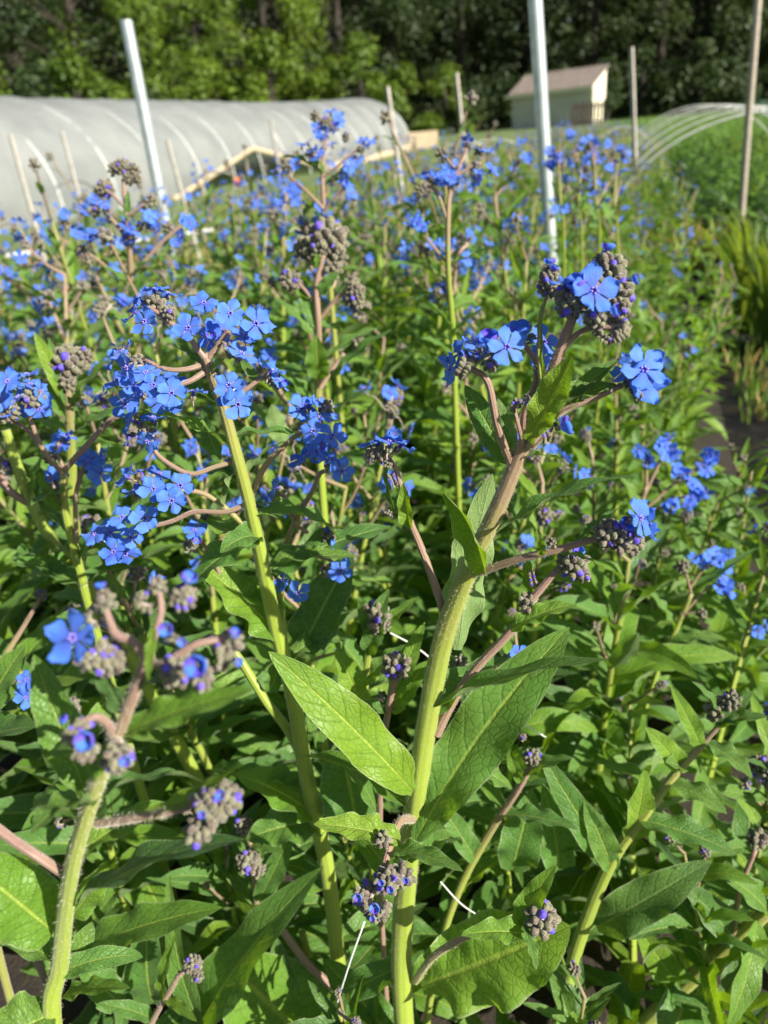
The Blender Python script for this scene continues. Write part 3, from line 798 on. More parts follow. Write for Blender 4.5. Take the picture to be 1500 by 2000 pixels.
def tree_geo(seed, hgt, rad, mat, n=9500, low=.08, leaf=.125, clumps=40):
    R = random.Random(seed)
    tr = G(); tube_geo([(0, 0, -.2), (.1, .05, hgt * .3), (-.1, .1, hgt * .6), (0, 0, hgt * .9)], [rad * .075, rad * .06, rad * .04, .03], sides=8, n=3, mat='bark', g=tr)
    cen = []
    for i in range(clumps):
        t = R.uniform(low, 1); a = R.uniform(0, 2 * PI); env = math.sin(PI * min(.97, .22 + .78 * t)) ** .6
        r = rad * env * R.uniform(.35, 1.0); c = V((r * math.cos(a), r * math.sin(a), hgt * t)); cen.append((c, rad * R.uniform(.20, .38)))
        b0 = V((0, 0, hgt * max(.1, t - .15)))
        tube_geo([b0, (b0 + c) / 2 + V((0, 0, .2)), c], [.07, .05, .02], sides=5, n=2, mat='bark', g=tr, cap=False)
    cg = G(); per = n // clumps
    for c, cr_ in cen:
        for _ in range(per):
            d = V((R.gauss(0, 1), R.gauss(0, 1), R.gauss(0, .75))).normalized() * cr_ * R.random() ** .4
            p = c + d; s = leaf * R.uniform(.6, 1.3)
            nrm = (d.normalized() * .6 + V((R.gauss(0, .5), R.gauss(0, .5), .5 + R.gauss(0, .4)))).normalized(); x = nrm.orthogonal().normalized()
            x = Matrix.Rotation(R.uniform(0, 6.28), 3, nrm) @ x; y = nrm.cross(x)
            cg.add([tuple(p - x * s), tuple(p + y * s * .6), tuple(p + x * s * 1.1), tuple(p - y * s * .6)], [(0, 1, 2, 3)], mat)
    return tr.mesh('trunk'), cg.mesh('crown', False)
TP = [tree_geo(1, 13, 4.2, 'tleaf'), tree_geo(2, 15, 4.8, 'tleaf_dark', 9500), tree_geo(3, 12, 3.8, 'tleaf_dark'), tree_geo(4, 10, 3.6, 'tleaf')]
TB = [tree_geo(11, 4.2, 2.3, 'tleaf', 3400, .02, .15, 22), tree_geo(12, 3.4, 2.2, 'tleaf_dark', 3400, .02, .15, 22)]
R = random.Random(31)
def tree(proto, x, y, s, name, label, cat, group):
    o = thing(name, (x, y, terrain(x, y) - .1), label, cat, group)
    o.scale = (s, s, s * R.uniform(.9, 1.1)); o.rotation_euler = (0, 0, R.uniform(0, 6.28))
    part('trunk', proto[0], o); part('crown', proto[1], o)
def on_line(px_, dist): d = at(px_, 255, 1) - CAM; d.z = 0; d.normalize(); return d * dist
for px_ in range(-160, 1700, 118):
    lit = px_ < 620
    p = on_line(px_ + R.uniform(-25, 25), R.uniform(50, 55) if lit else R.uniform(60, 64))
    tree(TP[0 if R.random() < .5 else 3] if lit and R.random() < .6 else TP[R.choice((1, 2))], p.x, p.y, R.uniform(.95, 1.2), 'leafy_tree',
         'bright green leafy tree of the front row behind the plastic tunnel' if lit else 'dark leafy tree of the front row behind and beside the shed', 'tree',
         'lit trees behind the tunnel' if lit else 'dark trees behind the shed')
for px_ in range(-260, 1800, 100):
    p = on_line(px_ + R.uniform(-25, 25), R.uniform(68, 76))
    tree(TP[R.choice((1, 2, 1))], p.x, p.y, R.uniform(1.15, 1.45), 'forest_tree', 'tall dark tree deeper in the wood', 'tree', 'trees deeper in the wood')
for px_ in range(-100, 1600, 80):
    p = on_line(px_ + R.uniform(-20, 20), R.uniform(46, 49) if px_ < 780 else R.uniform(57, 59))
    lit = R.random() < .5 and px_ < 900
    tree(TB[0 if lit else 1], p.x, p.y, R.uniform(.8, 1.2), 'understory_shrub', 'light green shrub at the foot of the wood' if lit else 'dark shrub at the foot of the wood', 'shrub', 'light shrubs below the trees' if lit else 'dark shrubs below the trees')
def wood():
    R = random.Random(77); g = G()
    for _ in range(30000):
        a = R.uniform(-75, 75); y = 84 + R.uniform(0, 5) - abs(a) * .15; x = a * 1.25 + 8; z = R.uniform(0, 22) ; s = R.uniform(.5, 1.1)
        n_ = V((R.gauss(0, .5), -1, R.gauss(.3, .5))).normalized(); u = n_.orthogonal().normalized(); v = n_.cross(u); c = V((x, y, z))
        g.add([tuple(c - u * s), tuple(c + v * s * .7), tuple(c + u * s), tuple(c - v * s * .7)], [(0, 1, 2, 3)], 'tleaf_dark')
    return g
single('far_woods', wood(), 'dark far-off wood closing the view behind the trees', 'wood', kind='stuff', smooth=False)
# ================================================================== the flowering plants
FR = .0112                                    # radius of an open flower
def stemtube(pts, rad, pink, **kw): return tube_geo(pts, rad, pink, **kw)

def plant_spec(seed, kind, h, lod):
    """nodes of one generic plant: (name, geo, matrix, children)"""
    R = random.Random(seed); nodes = []
    lean = V((R.uniform(-.10, .22), R.uniform(-.12, .12), 0)) * h
    top = V((lean.x, lean.y, h)); mid = V((lean.x * .35 + R.uniform(-.01, .01), lean.y * .35, h * .5))
    sp_ = [V((0, 0, 0)), mid, top]
    def S(t):
        a = sp_[0].lerp(sp_[1], t); b = sp_[1].lerp(sp_[2], t); return a.lerp(b, t)
    sides = [9, 5, 3][lod]
    pk = R.uniform(.0, .3)
    nodes.append(('stem', stemtube([S(0), S(.33), S(.66), S(1)], [.0058, .005, .0038, .0022], (-.2, -.1, .05 + pk, .4 + pk), sides=sides, n=[4, 2, 1][lod], seed=seed), Matrix(), []))
    LS = [LEAFS, LEAFM, LEAFL][lod]
    nl = {'leafy': 33, 'bloom': 28, 'bud': 31}[kind] + R.randrange(4)
    if lod == 2: nl = int(nl * .75)
    a = R.uniform(0, 6.28)
    for i in range(nl):
        t = .04 + .92 * ((i + R.uniform(-.3, .3)) / nl); t = max(.02, t); a += 2.4 + R.uniform(-.3, .3)
        L = (.155 - .085 * t ** 1.2) * R.uniform(.8, 1.2) * (1.12 if kind == 'leafy' else 1); el = .35 + .55 * t + R.uniform(-.25, .3)
        d = V((math.cos(a) * math.cos(el), math.sin(a) * math.cos(el), math.sin(el)))
        w_ = L * R.uniform(.7, 1.05) * (1.05 if t < .4 else .82)
        nodes.append(('leaf', R.choice(LS), aim_y(S(t), d, V((-d.x * .6 + R.uniform(-.25, .25), -d.y * .6 + R.uniform(-.25, .25), 1)), w_, L, L * R.uniform(.7, 1.4)), []))
    nb = {'leafy': 3, 'bloom': 6, 'bud': 5}[kind] + R.randrange(2)
    if lod == 2: nb = max(2, nb - 2)
    fl = [FLOWER, FLOWER, FLOWER_LOW][lod] if lod else FLOWER
    if lod == 1: fl = FLOWER_LOW
    hd = HEAD_LOW if lod else HEAD + COIL
    for i in range(nb):
        t = 1 - .40 * i / nb - (.02 if i else 0); aa = a + 2.4 * i + R.uniform(-.3, .3)
        L = R.uniform(.03, .075) * (1.25 if kind == 'bloom' else .9); el = R.uniform(.6, 1.2)
        d = V((math.cos(aa) * math.cos(el), math.sin(aa) * math.cos(el), math.sin(el)))
        p0 = S(t); p1 = p0 + d * L * .5; p2 = p0 + d * L + V((0, 0, L * R.uniform(-.02, .25)))
        kids = []
        g = stemtube([p0, p1, p2], [.0027, .0021, .0016], (.5 + pk, .8 + pk), sides=max(3, sides - 2), n=3 if lod < 2 else 1, seed=seed + i)
        nf = 0
        if kind == 'bloom': nf = R.choice((0, 2, 3, 4, 6))
        elif kind == 'bud': nf = R.choice((0, 0, 0, 1, 2))
        else: nf = R.choice((0, 0, 0, 0, 1))
        if lod == 2: nf = min(nf, 4)
        spread = .010 + .005 * nf
        for q in range(nf):
            o = V((R.gauss(0, 1), R.gauss(0, 1), R.gauss(.35, .7))).normalized()
            fp = p2 + o * spread * R.uniform(.5, 1.1)
            fd = (o + V((R.uniform(-.3, .5), -.45, .45))).normalized()
            if lod < 2: tube_geo([p2 - d * .006, (p2 + fp) / 2 + V((0, 0, .002)), fp - fd * FR * .9], [.0009, .0007, .0006], (.9, .9), 4, 2 if lod == 0 else 1, 'stalk', g=g, cap=False)
            kids.append(('flower', R.choice(fl) if R.random() < .92 or lod else CUP[0], aim(fp, fd, s=FR * R.uniform(.85, 1.12), roll=R.uniform(0, 6)), []))
        if nf < 4 or R.random() < .7:
            kids.append(('bud_cluster', R.choice(hd), aim(p2 - d * .003, d + V((R.uniform(-.3, .3), R.uniform(-.3, .3), .1)), s=R.uniform(.7, 1.15) * (.8 if kind == 'leafy' else 1), roll=R.uniform(0, 6)), []))
        if lod < 2:
            Lf = R.uniform(.025, .05)
            dl = (d + V((R.uniform(-.5, .5), R.uniform(-.5, .5), .1))).normalized()
            kids.append(('leaf', R.choice(LS), aim_y(p1, dl, V((-d.x, -d.y, 1)), Lf, Lf, Lf), []))
        nodes.append(('branch', g, Matrix(), kids))
    return nodes
def joined(nodes):
    g = G()
    for nm, q, mx, kids in nodes:
        g.merge(q, mx)
        for n2, q2, m2, _ in kids: g.merge(q2, mx @ m2)
    return g

ZONES = []
def mk_label(kind, zone):
    return {'bloom': 'blue-flowered plant standing in the ', 'bud': 'plant with grey bud heads in the ', 'leafy': 'leafy plant almost without flowers in the '}[kind] + zone
def zone_of(px_, py_):
    side = 'left' if px_ < 560 else 'middle' if px_ < 1000 else 'right'
    dep = 'far end' if py_ < 420 else 'back half' if py_ < 620 else 'middle depth' if py_ < 1050 else 'front'
    return f'{dep}, {side} part of bed'

SPEC = {k: [plant_spec(100 * i + j, k, hh_, 0) for j, hh_ in enumerate(hs)] for i, (k, hs) in enumerate((('bloom', (.56, .60, .52, .64)), ('bud', (.50, .56, .60)), ('leafy', (.44, .50, .40, .54))))}
MIDM = {k: [joined(plant_spec(1000 + 100 * i + j, k, hh_, 1)).mesh('flowering_plant') for j, hh_ in enumerate(hs)] for i, (k, hs) in enumerate((('bloom', (.58, .62, .66)), ('bud', (.56, .60, .5)), ('leafy', (.48, .52, .56))))}
FARG = {k: [joined(plant_spec(2000 + 100 * i + j, k, hh_, 2)) for j, hh_ in enumerate(hs)] for i, (k, hs) in enumerate((('bloom', (.60, .66)), ('bud', (.55, .6)), ('leafy', (.48, .55))))}
HS = {'bloom': (.56, .60, .52, .64), 'bud': (.50, .56, .60), 'leafy': (.44, .50, .40, .54)}

def put_spec(nodes, loc, rz, s, tilt, name, label, cat, group):
    o = thing(name, loc, label, cat, group)
    o.rotation_mode = 'XYZ'; o.rotation_euler = (tilt[0], tilt[1], rz); o.scale = (s, s, s)
    for nm, g, mx, kids in nodes:
        b = part(nm, g, o, mx)
        for n2, g2, m2, _ in kids: part(n2, g2, b, m2)
    return o

R = random.Random(2024)
cells = []
y = .10; row = 0
while y < 16:
    stp = .145 if y < 1.3 else .165 if y < 3 else .19
    u = .06 + (row % 2) * stp / 2
    while u < 2.17:
        x = -1.95 + SL * y + u
        cells.append((x + R.uniform(-.03, .03), y + R.uniform(-.03, .03), u / 2.25)); u += stp
    y += stp * .9; row += 1
near_n = mid_n = 0; far = G(); nfar = 0
HOLES = []                                     # (x, y, r) kept free for the plants built one by one
for x, y, u in cells:
    zt_ = .5
    px_, py_ = pix((x, y, .45)) if depth((x, y, .45)) > .05 else (0, 9999)
    dz = depth((x, y, .4))
    if dz < .12 or px_ < -260 - 60 / max(dz, .3) or px_ > 1780 + 80 / max(dz, .3) or py_ > 2700: continue
    # what grows where, as in the photo
    bloomy = .70 if px_ < 620 else .42 if px_ < 900 else .13
    if py_ < 640: bloomy = .66 if px_ < 560 else .48 if px_ < 950 else .12
    if py_ < 400: bloomy = .40 if 480 < px_ < 900 else .06
    if 1080 < px_ < 1230 and 340 < py_ < 450: bloomy = .35
    if y > 2.2 and u < .10: continue
    if px_ > 1270 and py_ < 620: bloomy = .04
    if py_ > 1150: bloomy = .10
    q = R.random()
    kind = 'bloom' if q < bloomy else ('bud' if q < bloomy + (1 - bloomy) * .38 else 'leafy')
    if py_ > 1250 and kind == 'bud' and R.random() < .6: kind = 'leafy'
    s = R.uniform(.88, 1.08)
    if y > 1.1 and u < .8: s *= 1.10
    edge = u > .88
    if edge: s *= .85
    if u > .78: s *= .93
    # keep the nearest ones low enough that they stay behind the front plants
    if dz < 1.0:
        i = R.randrange(len(SPEC[kind])); h = HS[kind][i]
        lim = h * s
        while lim > .12 and (depth((x, y, lim)) < (.66 if y > .36 else .56)): lim -= .02
        if lim < .16: continue
        s = lim / h
        if s < .55: kind = 'leafy'; i = R.randrange(4); s = lim / HS[kind][i]
        near_n += 1
        put_spec(SPEC[kind][i], (x, y, 0), R.uniform(0, 6.28), min(s, 1.1), (R.uniform(-.1, .1), R.uniform(-.02, .12) + (.28 if edge else .0), ), 'flowering_plant', mk_label(kind, zone_of(px_, py_)), 'plant',
                 f'{kind} plants {zone_of(px_, py_)}')
    elif mid_n < 235 and y < 6.5:
        mid_n += 1
        o = link(bpy.data.objects.new('flowering_plant', R.choice(MIDM[kind]))); o.location = (x, y, 0)
        o.rotation_euler = (R.uniform(-.1, .1), R.uniform(-.05, .12) + (.25 if edge else 0), R.uniform(0, 6.28)); o.scale = (s, s, s)
        tag(o, mk_label(kind, zone_of(px_, py_)), 'plant', f'{kind} plants {zone_of(px_, py_)}')
    else:
        nfar += 1
        far.merge(R.choice(FARG[kind]), Matrix.Translation((x, y, terrain(x, y))) @ Matrix.Rotation(R.uniform(0, 6.28), 4, 'Z') @ Matrix.Scale(s, 4))
single('far_flowering_plants', far, 'mass of blue-flowered plants filling the far end of the bed', 'plants', kind='stuff')
print('plants', near_n, mid_n, nfar)

# ------------------------------------------------------------------ plants built one by one from the photograph
TOCAM = -cf
HB = random.Random(55)
class Hero:
    def __init__(s, label, pts, rad, pink, name='flowering_plant', hairs=1500, group=None):
        P = [at(*p) for p in pts]
        # carry the stem on down to the soil
        d = (P[0] - P[1]).normalized(); base = P[0].copy()
        if base.z > .02:
            d2 = V((d.x * .4, d.y * .4, -1)); base2 = P[0] + d2 * (P[0].z / 1.0)
            base2.z = -.01; m_ = P[0].lerp(base2, .5) + V((d.x, d.y, 0)) * .02
            P = [base2, m_] + P; rad = [rad[0] * 1.15, rad[0] * 1.08] + list(rad); pink = [pink[0] - .2, pink[0] - .1] + list(pink); pts = [(0, 0, depth(base2)), (0, 0, depth(m_))] + list(pts)
        s.base = P[0]; s.P = P
        s.o = thing(name, P[0], label, 'plant', group); s.inv = Matrix.Translation(-P[0])
        s.tpart('stem', P, [r * .84 * p[2] / F for r, p in zip(rad, pts)], pink, s.o, hairs=hairs, sides=14)
    def tpart(s, name, P, r, pink, parent, hairs=0, sides=9, label=None):
        g = tube_geo(P, r, pink, sides=sides, n=6, hairs=hairs, seed=len(P) + int(abs(P[0].x) * 999))
        return part(name, g.mesh(name), parent, s.inv if parent is s.o else None, label)
    def branch(s, pts, rad, pink=(.8, 1.), hairs=250):
        P = [at(*p) for p in pts]
        return s.tpart('branch', P, [lerp_list(list(rad), i / (len(P) - 1)) * .78 * p[2] / F for i, p in enumerate(pts)], pink, s.o, hairs=hairs)
    def leaf(s, b, t, w, nrm=(0, .5, 1), arc=.5, fold=.3, twist=0., wave=.17, mat='leaf', parent=None, wide=.38, nu=44, nv=14, bend=0., quilt=.05, base=.22, label=None):
        """from pixel b to pixel t (px, py, depth), w pixels wide; nrm = upper face in (right, up, to camera)"""
        B, T = at(*b), at(*t); W = .9 * w * (b[2] + t[2]) / 2 / F
        g = leaf_geo(1, 1, arc, fold, twist, wave, HB.randrange(9999), nu, nv, quilt, wide, mat, base, bend)
        # the end of the bent midrib, so that the tip lands where it should
        tipv = V(g.v[nu * (nv + 1) + nv // 2]); L = (T - B).length / tipv.length
        g = leaf_geo(1, W / L, arc, fold, twist, wave, HB.randrange(9999), nu, nv, quilt, wide, mat, base, bend)
        n = cr * nrm[0] + cu * nrm[1] + TOCAM * nrm[2]
        ch = (T - B).normalized(); n = (n - ch * n.dot(ch)).normalized()
        X = ch.cross(n)
        lt = tipv.normalized(); ln = V((0, 0, 1)); ln = (ln - lt * ln.dot(lt)).normalized(); lx = lt.cross(ln)
        A = Matrix((X, ch, n)).transposed(); Bm = Matrix((lx, lt, ln))
        mx = Matrix.Translation(B) @ (A @ Bm).to_4x4() @ Matrix.Scale(L, 4)
        p = parent or s.o
        return part('leaf', g.mesh('leaf'), p, s.inv @ mx if p is s.o else mx, label)
    def flower(s, parent, px_, py_, z, face=None, sc_=1., cup=False, spin=None):
        p = at(px_, py_, z)
        if face is None: face = (HB.uniform(-.8, .8), HB.uniform(-.3, 1.1), HB.uniform(.4, 1))
        d = cr * face[0] + cu * face[1] + TOCAM * face[2]
        g = CUP[0] if cup else FLOWER[HB.randrange(6)]
        mx = aim(p, d, s=FR * sc_ * HB.uniform(.84, 1.0), roll=HB.uniform(0, 6) if spin is None else spin)
        return part('flower', g, parent, s.inv @ mx if parent is s.o else mx)
    def buds(s, parent, px_, py_, z, r, which=0, dirn=(0, 1, .3), label=None, purple=None, n=None):
        """a head of radius r pixels centred on the pixel"""
        rr = r * z / F
        d = (cr * dirn[0] + cu * dirn[1] + TOCAM * dirn[2]).normalized()
        g = (HEAD + COIL)[which]; size = [.0095, .0105, .0072, .0145, .0095, .0115, .0078][which]
        k = rr / size; c = at(px_, py_, z) - d * rr
        mx = aim(c, d, s=k, roll=HB.uniform(0, 6))
        return part('bud_cluster', g, parent, s.inv @ mx if parent is s.o else mx, label)

def extra_leaves(h, n, t0, t1, lo, hi, seed, mats=('leaf', 'leaf', 'leaf_bright')):
    R = random.Random(seed); cs = catmull(h.P, 6)
    for i in range(n):
        t = t0 + (t1 - t0) * (i + R.random()) / n
        p = cs[min(int(t * (len(cs) - 1)), len(cs) - 1)][1]; sd = 1 if i % 2 else -1
        d = (cr * sd * R.uniform(.6, 1) + cu * R.uniform(.1, .9) + cf * R.uniform(.0, .7)).normalized(); L = R.uniform(lo, hi) * (1.15 - .4 * t)
        g = leaf_geo(1, R.uniform(.22, .31), R.uniform(.4, 1.5), R.uniform(.25, .6), R.uniform(-.7, .7), .16, R.randrange(9999), 22, 8, .045, R.uniform(.34, .44), R.choice(mats), .2, R.uniform(-.12, .12))
        part('leaf', g, h.o, h.inv @ aim_y(p, d, cu + TOCAM * R.uniform(.2, .9), L, L, L))
# ---- the tall plant in the middle
A = Hero('tallest near plant, thick hairy stem turning from yellow-green to pink, standing right of the centre',
         [(790, 2030, .575), (784, 1860, .555), (796, 1700, .53), (812, 1560, .50), (835, 1400, .47), (868, 1240, .44), (918, 1110, .415), (968, 1000, .395), (1022, 870, .375), (1060, 780, .36), (1092, 690, .35), (1118, 620, .343), (1128, 590, .34)],
         [23, 24, 25, 25, 24.5, 24, 22, 20, 17, 14, 12.5, 10.5, 9], [-.15, -.1, -.05, 0, .08, .15, .3, .55, .7, .85, 1, 1, 1], hairs=9000)
b = A.branch([(872, 1210, .44), (845, 1130, .43), (818, 1060, .425), (800, 1015, .42), (785, 955, .42), (768, 905, .42), (742, 880, .42)], (11, 10, 8, 6, 5), (.7, .8, .9, .6))
A.leaf((800, 1030, .42), (788, 942, .41), 34, (-.4, .2, 1), mat='leaf_bright', arc=.3, fold=.7)
A.leaf((775, 1010, .42), (755, 880, .43), 20, (-1, .2, .6), arc=.5)
A.flower(b, 762, 862, .41, (.2, 1, .25)); A.flower(b, 735, 860, .42, (-.4, 1, .2)); A.flower(b, 785, 868, .415, (.7, .8, .1), cup=False)
A.buds(b, 732, 885, .42, 20, 2, (-.5, .1, .6)); A.buds(b, 770, 942, .42, 17, 4, (0, -.3, 1)); A.buds(b, 755, 905, .415, 14, 6, (.2, -.5, .8)); A.buds(b, 757, 1000, .42, 13, 6, (-.3, .2, 1))
b = A.branch([(998, 905, .38), (972, 835, .368), (957, 760, .36), (945, 735, .358), (925, 722, .358), (905, 715, .358)], (11, 9, 8, 6), (.8, 1))
A.flower(b, 990, 678, .345, (.25, .15, 1), 1.12, spin=.3); A.flower(b, 935, 665, .352, (-.3, .9, .5)); A.flower(b, 898, 690, .36, (-.9, .35, .35)); A.flower(b, 878, 722, .365, (-1, -.1, .3))
A.flower(b, 955, 668, .35, (-.2, .8, .8), .8, cup=True); A.flower(b, 935, 690, .37, (.1, .6, .4), .9)
A.buds(b, 902, 722, .356, 30, 5, (-.2, -.5, 1)); A.buds(b, 957, 708, .352, 22, 1, (0, -.6, .8)); A.buds(b, 975, 695, .355, 18, 6, (.4, -.4, .8))
b = A.branch([(1024, 862, .372), (1024, 810, .366), (1045, 750, .362), (1047, 710, .36), (1030, 680, .358), (1012, 658, .358)], (9, 8, 7, 6), (.9, 1.1))
A.flower(b, 1016, 654, .355, (-.1, .8, .6), .9, cup=True); A.flower(b, 1062, 668, .365, (.4, .3, 1)); A.flower(b, 1058, 700, .372, (.6, -.2, .8)); A.buds(b, 1040, 660, .36, 13, 6, (0, .6, .6)); A.buds(b, 1050, 722, .358, 14, 6, (-.4, .1, .6))
b = A.branch([(1022, 870, .37), (1012, 830, .366), (1005, 800, .365)], (6, 4), (.9, 1.1)); A.buds(b, 1005, 795, .362, 18, 4, (-.3, .2, 1)); A.buds(b, 1030, 775, .362, 10, 6, (.1, .8, .4))
b = A.branch([(1030, 872, .37), (1068, 830, .366), (1105, 800, .363), (1160, 778, .36), (1215, 752, .358)], (10, 9, 8, 7), (.8, 1.))
A.flower(b, 1258, 722, .345, (.15, .35, 1), 1.18, spin=.5); A.flower(b, 1265, 742, .349, (.3, -.2, 1), 1.1, spin=1.); A.flower(b, 1222, 722, .356, (-.6, .5, .5), .95)
A.buds(b, 1243, 765, .352, 28, 5, (.1, -.9, .5)); A.buds(b, 1230, 745, .356, 14, 2, (-.2, -.2, 1))
b = A.branch([(1040, 872, .372), (1062, 852, .368), (1078, 838, .366)], (8, 6), (.8, 1.)); A.flower(b, 1095, 835, .362, (1, .35, .3), .8, cup=True); A.buds(b, 1065, 852, .362, 22, 4, (.2, -.3, 1)); A.buds(b, 1080, 825, .365, 12, 2, (.7, .2, .4))
b = A.branch([(1100, 678, .348), (1125, 655, .345), (1150, 642, .343), (1185, 640, .342), (1200, 650, .34)], (8, 7, 6), (1., 1.1))
A.buds(b, 1200, 652, .338, 35, 5, (.35, -.55, 1)); A.buds(b, 1180, 660, .336, 20, 6, (-.1, -.6, 1)); A.buds(b, 1162, 622, .335, 27, 1, (-.2, -.1, 1)); A.flower(b, 1193, 610, .335, (.8, .2, .5), .55, cup=True)
A.buds(b, 1222, 638, .34, 13, 2, (1, .1, .4))
b = A.branch([(1118, 618, .343), (1122, 598, .341), (1140, 575, .34), (1170, 555, .341)], (9, 7, 6), (1., 1.))
A.buds(b, 1190, 538, .345, 46, 3, (.15, 1, .1)); A.buds(b, 1215, 570, .342, 30, 0, (.7, .1, .6)); A.buds(b, 1205, 600, .343, 27, 1, (.4, -.4, .7)); A.buds(b, 1176, 520, .35, 24, 1, (-.1, 1, .2))
A.buds(b, 1115, 590, .337, 32, 0, (-.3, -.4, 1)); A.buds(b, 1098, 575, .338, 20, 1, (-.5, .1, .8))
A.flower(b, 1160, 568, .326, (.2, .15, 1), 1.12, spin=.15); A.flower(b, 1118, 548, .334, (-.2, .95, .45), 1.0); A.flower(b, 1128, 560, .33, (-.5, .6, .8), .8, cup=True); A.flower(b, 1187, 490, .345, (.1, 1, .3), .5, cup=True); A.flower(b, 1234, 548, .34, (.9, .3, .4), .45, cup=True)
b = A.branch([(1060, 770, .358), (1052, 690, .352), (1057, 620, .35), (1068, 575, .35)], (6, 5, 4.5, 4), (.2, .5))
A.buds(b, 1072, 548, .35, 31, 3, (.08, 1, .2)); A.flower(b, 1073, 518, .35, (0, 1, .4), .5, cup=True); A.flower(b, 1080, 528, .346, (.3, .8, .5), .4, cup=True)
A.leaf((1068, 775, .356), (1058, 590, .35), 17, (-1, .1, .7), arc=.4, fold=.3, mat='leaf_bright', wide=.5)
b = A.branch([(935, 1118, .41), (1010, 1093, .395), (1080, 1076, .385), (1150, 1056, .378), (1178, 1046, .375)], (11, 10, 9, 9), (.75, 1.))
A.buds(b, 1192, 1042, .368, 28, 0, (.3, 0, 1)); A.buds(b, 1238, 1060, .37, 25, 0, (.6, -.3, .8)); A.buds(b, 1215, 1062, .366, 22, 2, (.1, -.5, 1)); A.flower(b, 1220, 1028, .365, (.2, .5, .9), .7, cup=True)
A.flower(b, 1250, 1012, .36, (.75, .25, .75), 1.15, spin=.2); A.flower(b, 1268, 1025, .37, (1, .3, -.1), .9)
A.leaf((1060, 1085, .385), (1050, 1030, .38), 22, (-.5, 0, 1), mat='leaf_bright', parent=None); A.leaf((1120, 1070, .38), (1215, 990, .385), 24, (-.5, .6, .3), arc=.5)
A.leaf((1080, 1080, .39), (1180, 1110, .40), 36, (0, 1, .3)); A.buds(b, 1078, 1058, .38, 10, 2, (0, 1, .3))
b = A.branch([(852, 1435, .475), (885, 1370, .47), (930, 1305, .465), (998, 1232, .455), (1040, 1170, .45), (1090, 1112, .445)], (12, 11, 11, 10, 9), (.75, 1.1), 900)
A.buds(b, 1122, 1102, .44, 30, 0, (.4, 0, 1)); A.flower(b, 1127, 1082, .43, (.2, .9, .6), .65, cup=True); A.buds(b, 1135, 1120, .445, 20, 1, (.5, -.4, .6)); A.buds(b, 1030, 1178, .45, 20, 2, (-.3, 0, 1)); A.buds(b, 1040, 1125, .452, 17, 4, (-.4, .4, .8))
A.leaf((998, 1232, .45), (1128, 1182, .44), 50, (.1, .8, .6), arc=.8, mat='leaf_bright'); A.leaf((1060, 1150, .45), (1140, 1128, .44), 14, (0, 1, .1), arc=-.5); A.leaf((1045, 1170, .46), (1030, 1080, .46), 30, (-.7, 0, .7), mat='leaf_bright')
b = A.branch([(806, 1600, .50), (782, 1603, .47), (766, 1640, .455), (748, 1700, .44), (742, 1730, .435)], (10, 11, 9, 7), (.7, 1.1), 500)
A.buds(b, 742, 1772, .42, 40, 5, (0, -.8, .9)); A.buds(b, 703, 1748, .425, 28, 4, (-.5, -.3, 1)); A.buds(b, 790, 1712, .43, 24, 2, (.5, 0, 1)); A.buds(b, 755, 1722, .425, 26, 0, (0, 0, 1)); A.buds(b, 746, 1642, .44, 17, 2, (-.5, 0, 1))
for (x_, y_, k_) in ((745, 1722, .35), (763, 1735, .35), (700, 1750, .4), (733, 1770, .5), (728, 1792, .3), (793, 1718, .3)): A.flower(b, x_, y_, .414, (-.2, 0, 1), k_, cup=True)
b = A.branch([(812, 1915, .555), (845, 1870, .53), (900, 1835, .51), (960, 1812, .50), (1030, 1800, .49)], (11, 9, 8, 8), (.35, .9), 500)
A.buds(b, 1060, 1795, .48, 33, 0, (.25, .1, 1))
# leaves of the tall plant
A.leaf((806, 1545, .485), (524, 1272, .435), 112, (.25, .55, 1), arc=.35, fold=.25, twist=.25, mat='leaf_bright', wave=.16, wide=.42)
A.leaf((808, 1650, .50), (1113, 1225, .47), 138, (-.45, .35, 1), arc=.3, fold=.25, wave=.16, mat='leaf', wide=.5, twist=-.2, base=.08, bend=.10)
A.leaf((846, 1383, .465), (1192, 1288, .41), 86, (.1, 1, .28), arc=.35, fold=.3, wave=.10, mat='leaf', wide=.4, base=.5)
A.leaf((948, 1120, .405), (865, 962, .372), 62, (-.75, .1, .8), arc=-.7, fold=.8, mat='leaf_bright', wide=.35, wave=.15, base=.6)
A.leaf((895, 1270, .46), (962, 925, .435), 98, (-.35, .2, -1), arc=.25, fold=.2, mat='leaf', wide=.45)
A.leaf((970, 1040, .392), (1242, 928, .365), 58, (.15, 1, .45), arc=.5, fold=.35, mat='leaf')
A.leaf((1032, 862, .36), (1118, 694, .335), 72, (-.45, .1, 1), arc=-.25, fold=.35, mat='leaf_bright', wide=.48, base=.5)
A.leaf((1052, 845, .37), (1212, 700, .362), 52, (.2, .75, .6), arc=.4, fold=.5)
A.leaf((1090, 790, .365), (1206, 752, .357), 48, (.1, .75, .7), arc=.4, wide=.55)
A.leaf((995, 905, .388), (908, 752, .40), 62, (-.35, .5, .8), arc=.3); A.leaf((1000, 912, .39), (965, 770, .40), 48, (.5, .1, -1), arc=.3)
A.leaf((1022, 892, .375), (1112, 912, .37), 32, (.1, .9, .4), arc=1.0, twist=.6)
A.leaf((782, 1640, .455), (612, 1610, .44), 66, (0, .9, .7), arc=.5, mat='leaf_bright', fold=.3); A.leaf((765, 1660, .45), (905, 1702, .42), 46, (.1, .8, .55), arc=.6); A.leaf((780, 1665, .47), (885, 1690, .45), 46, (.1, .7, .8), arc=.9, twist=.6)
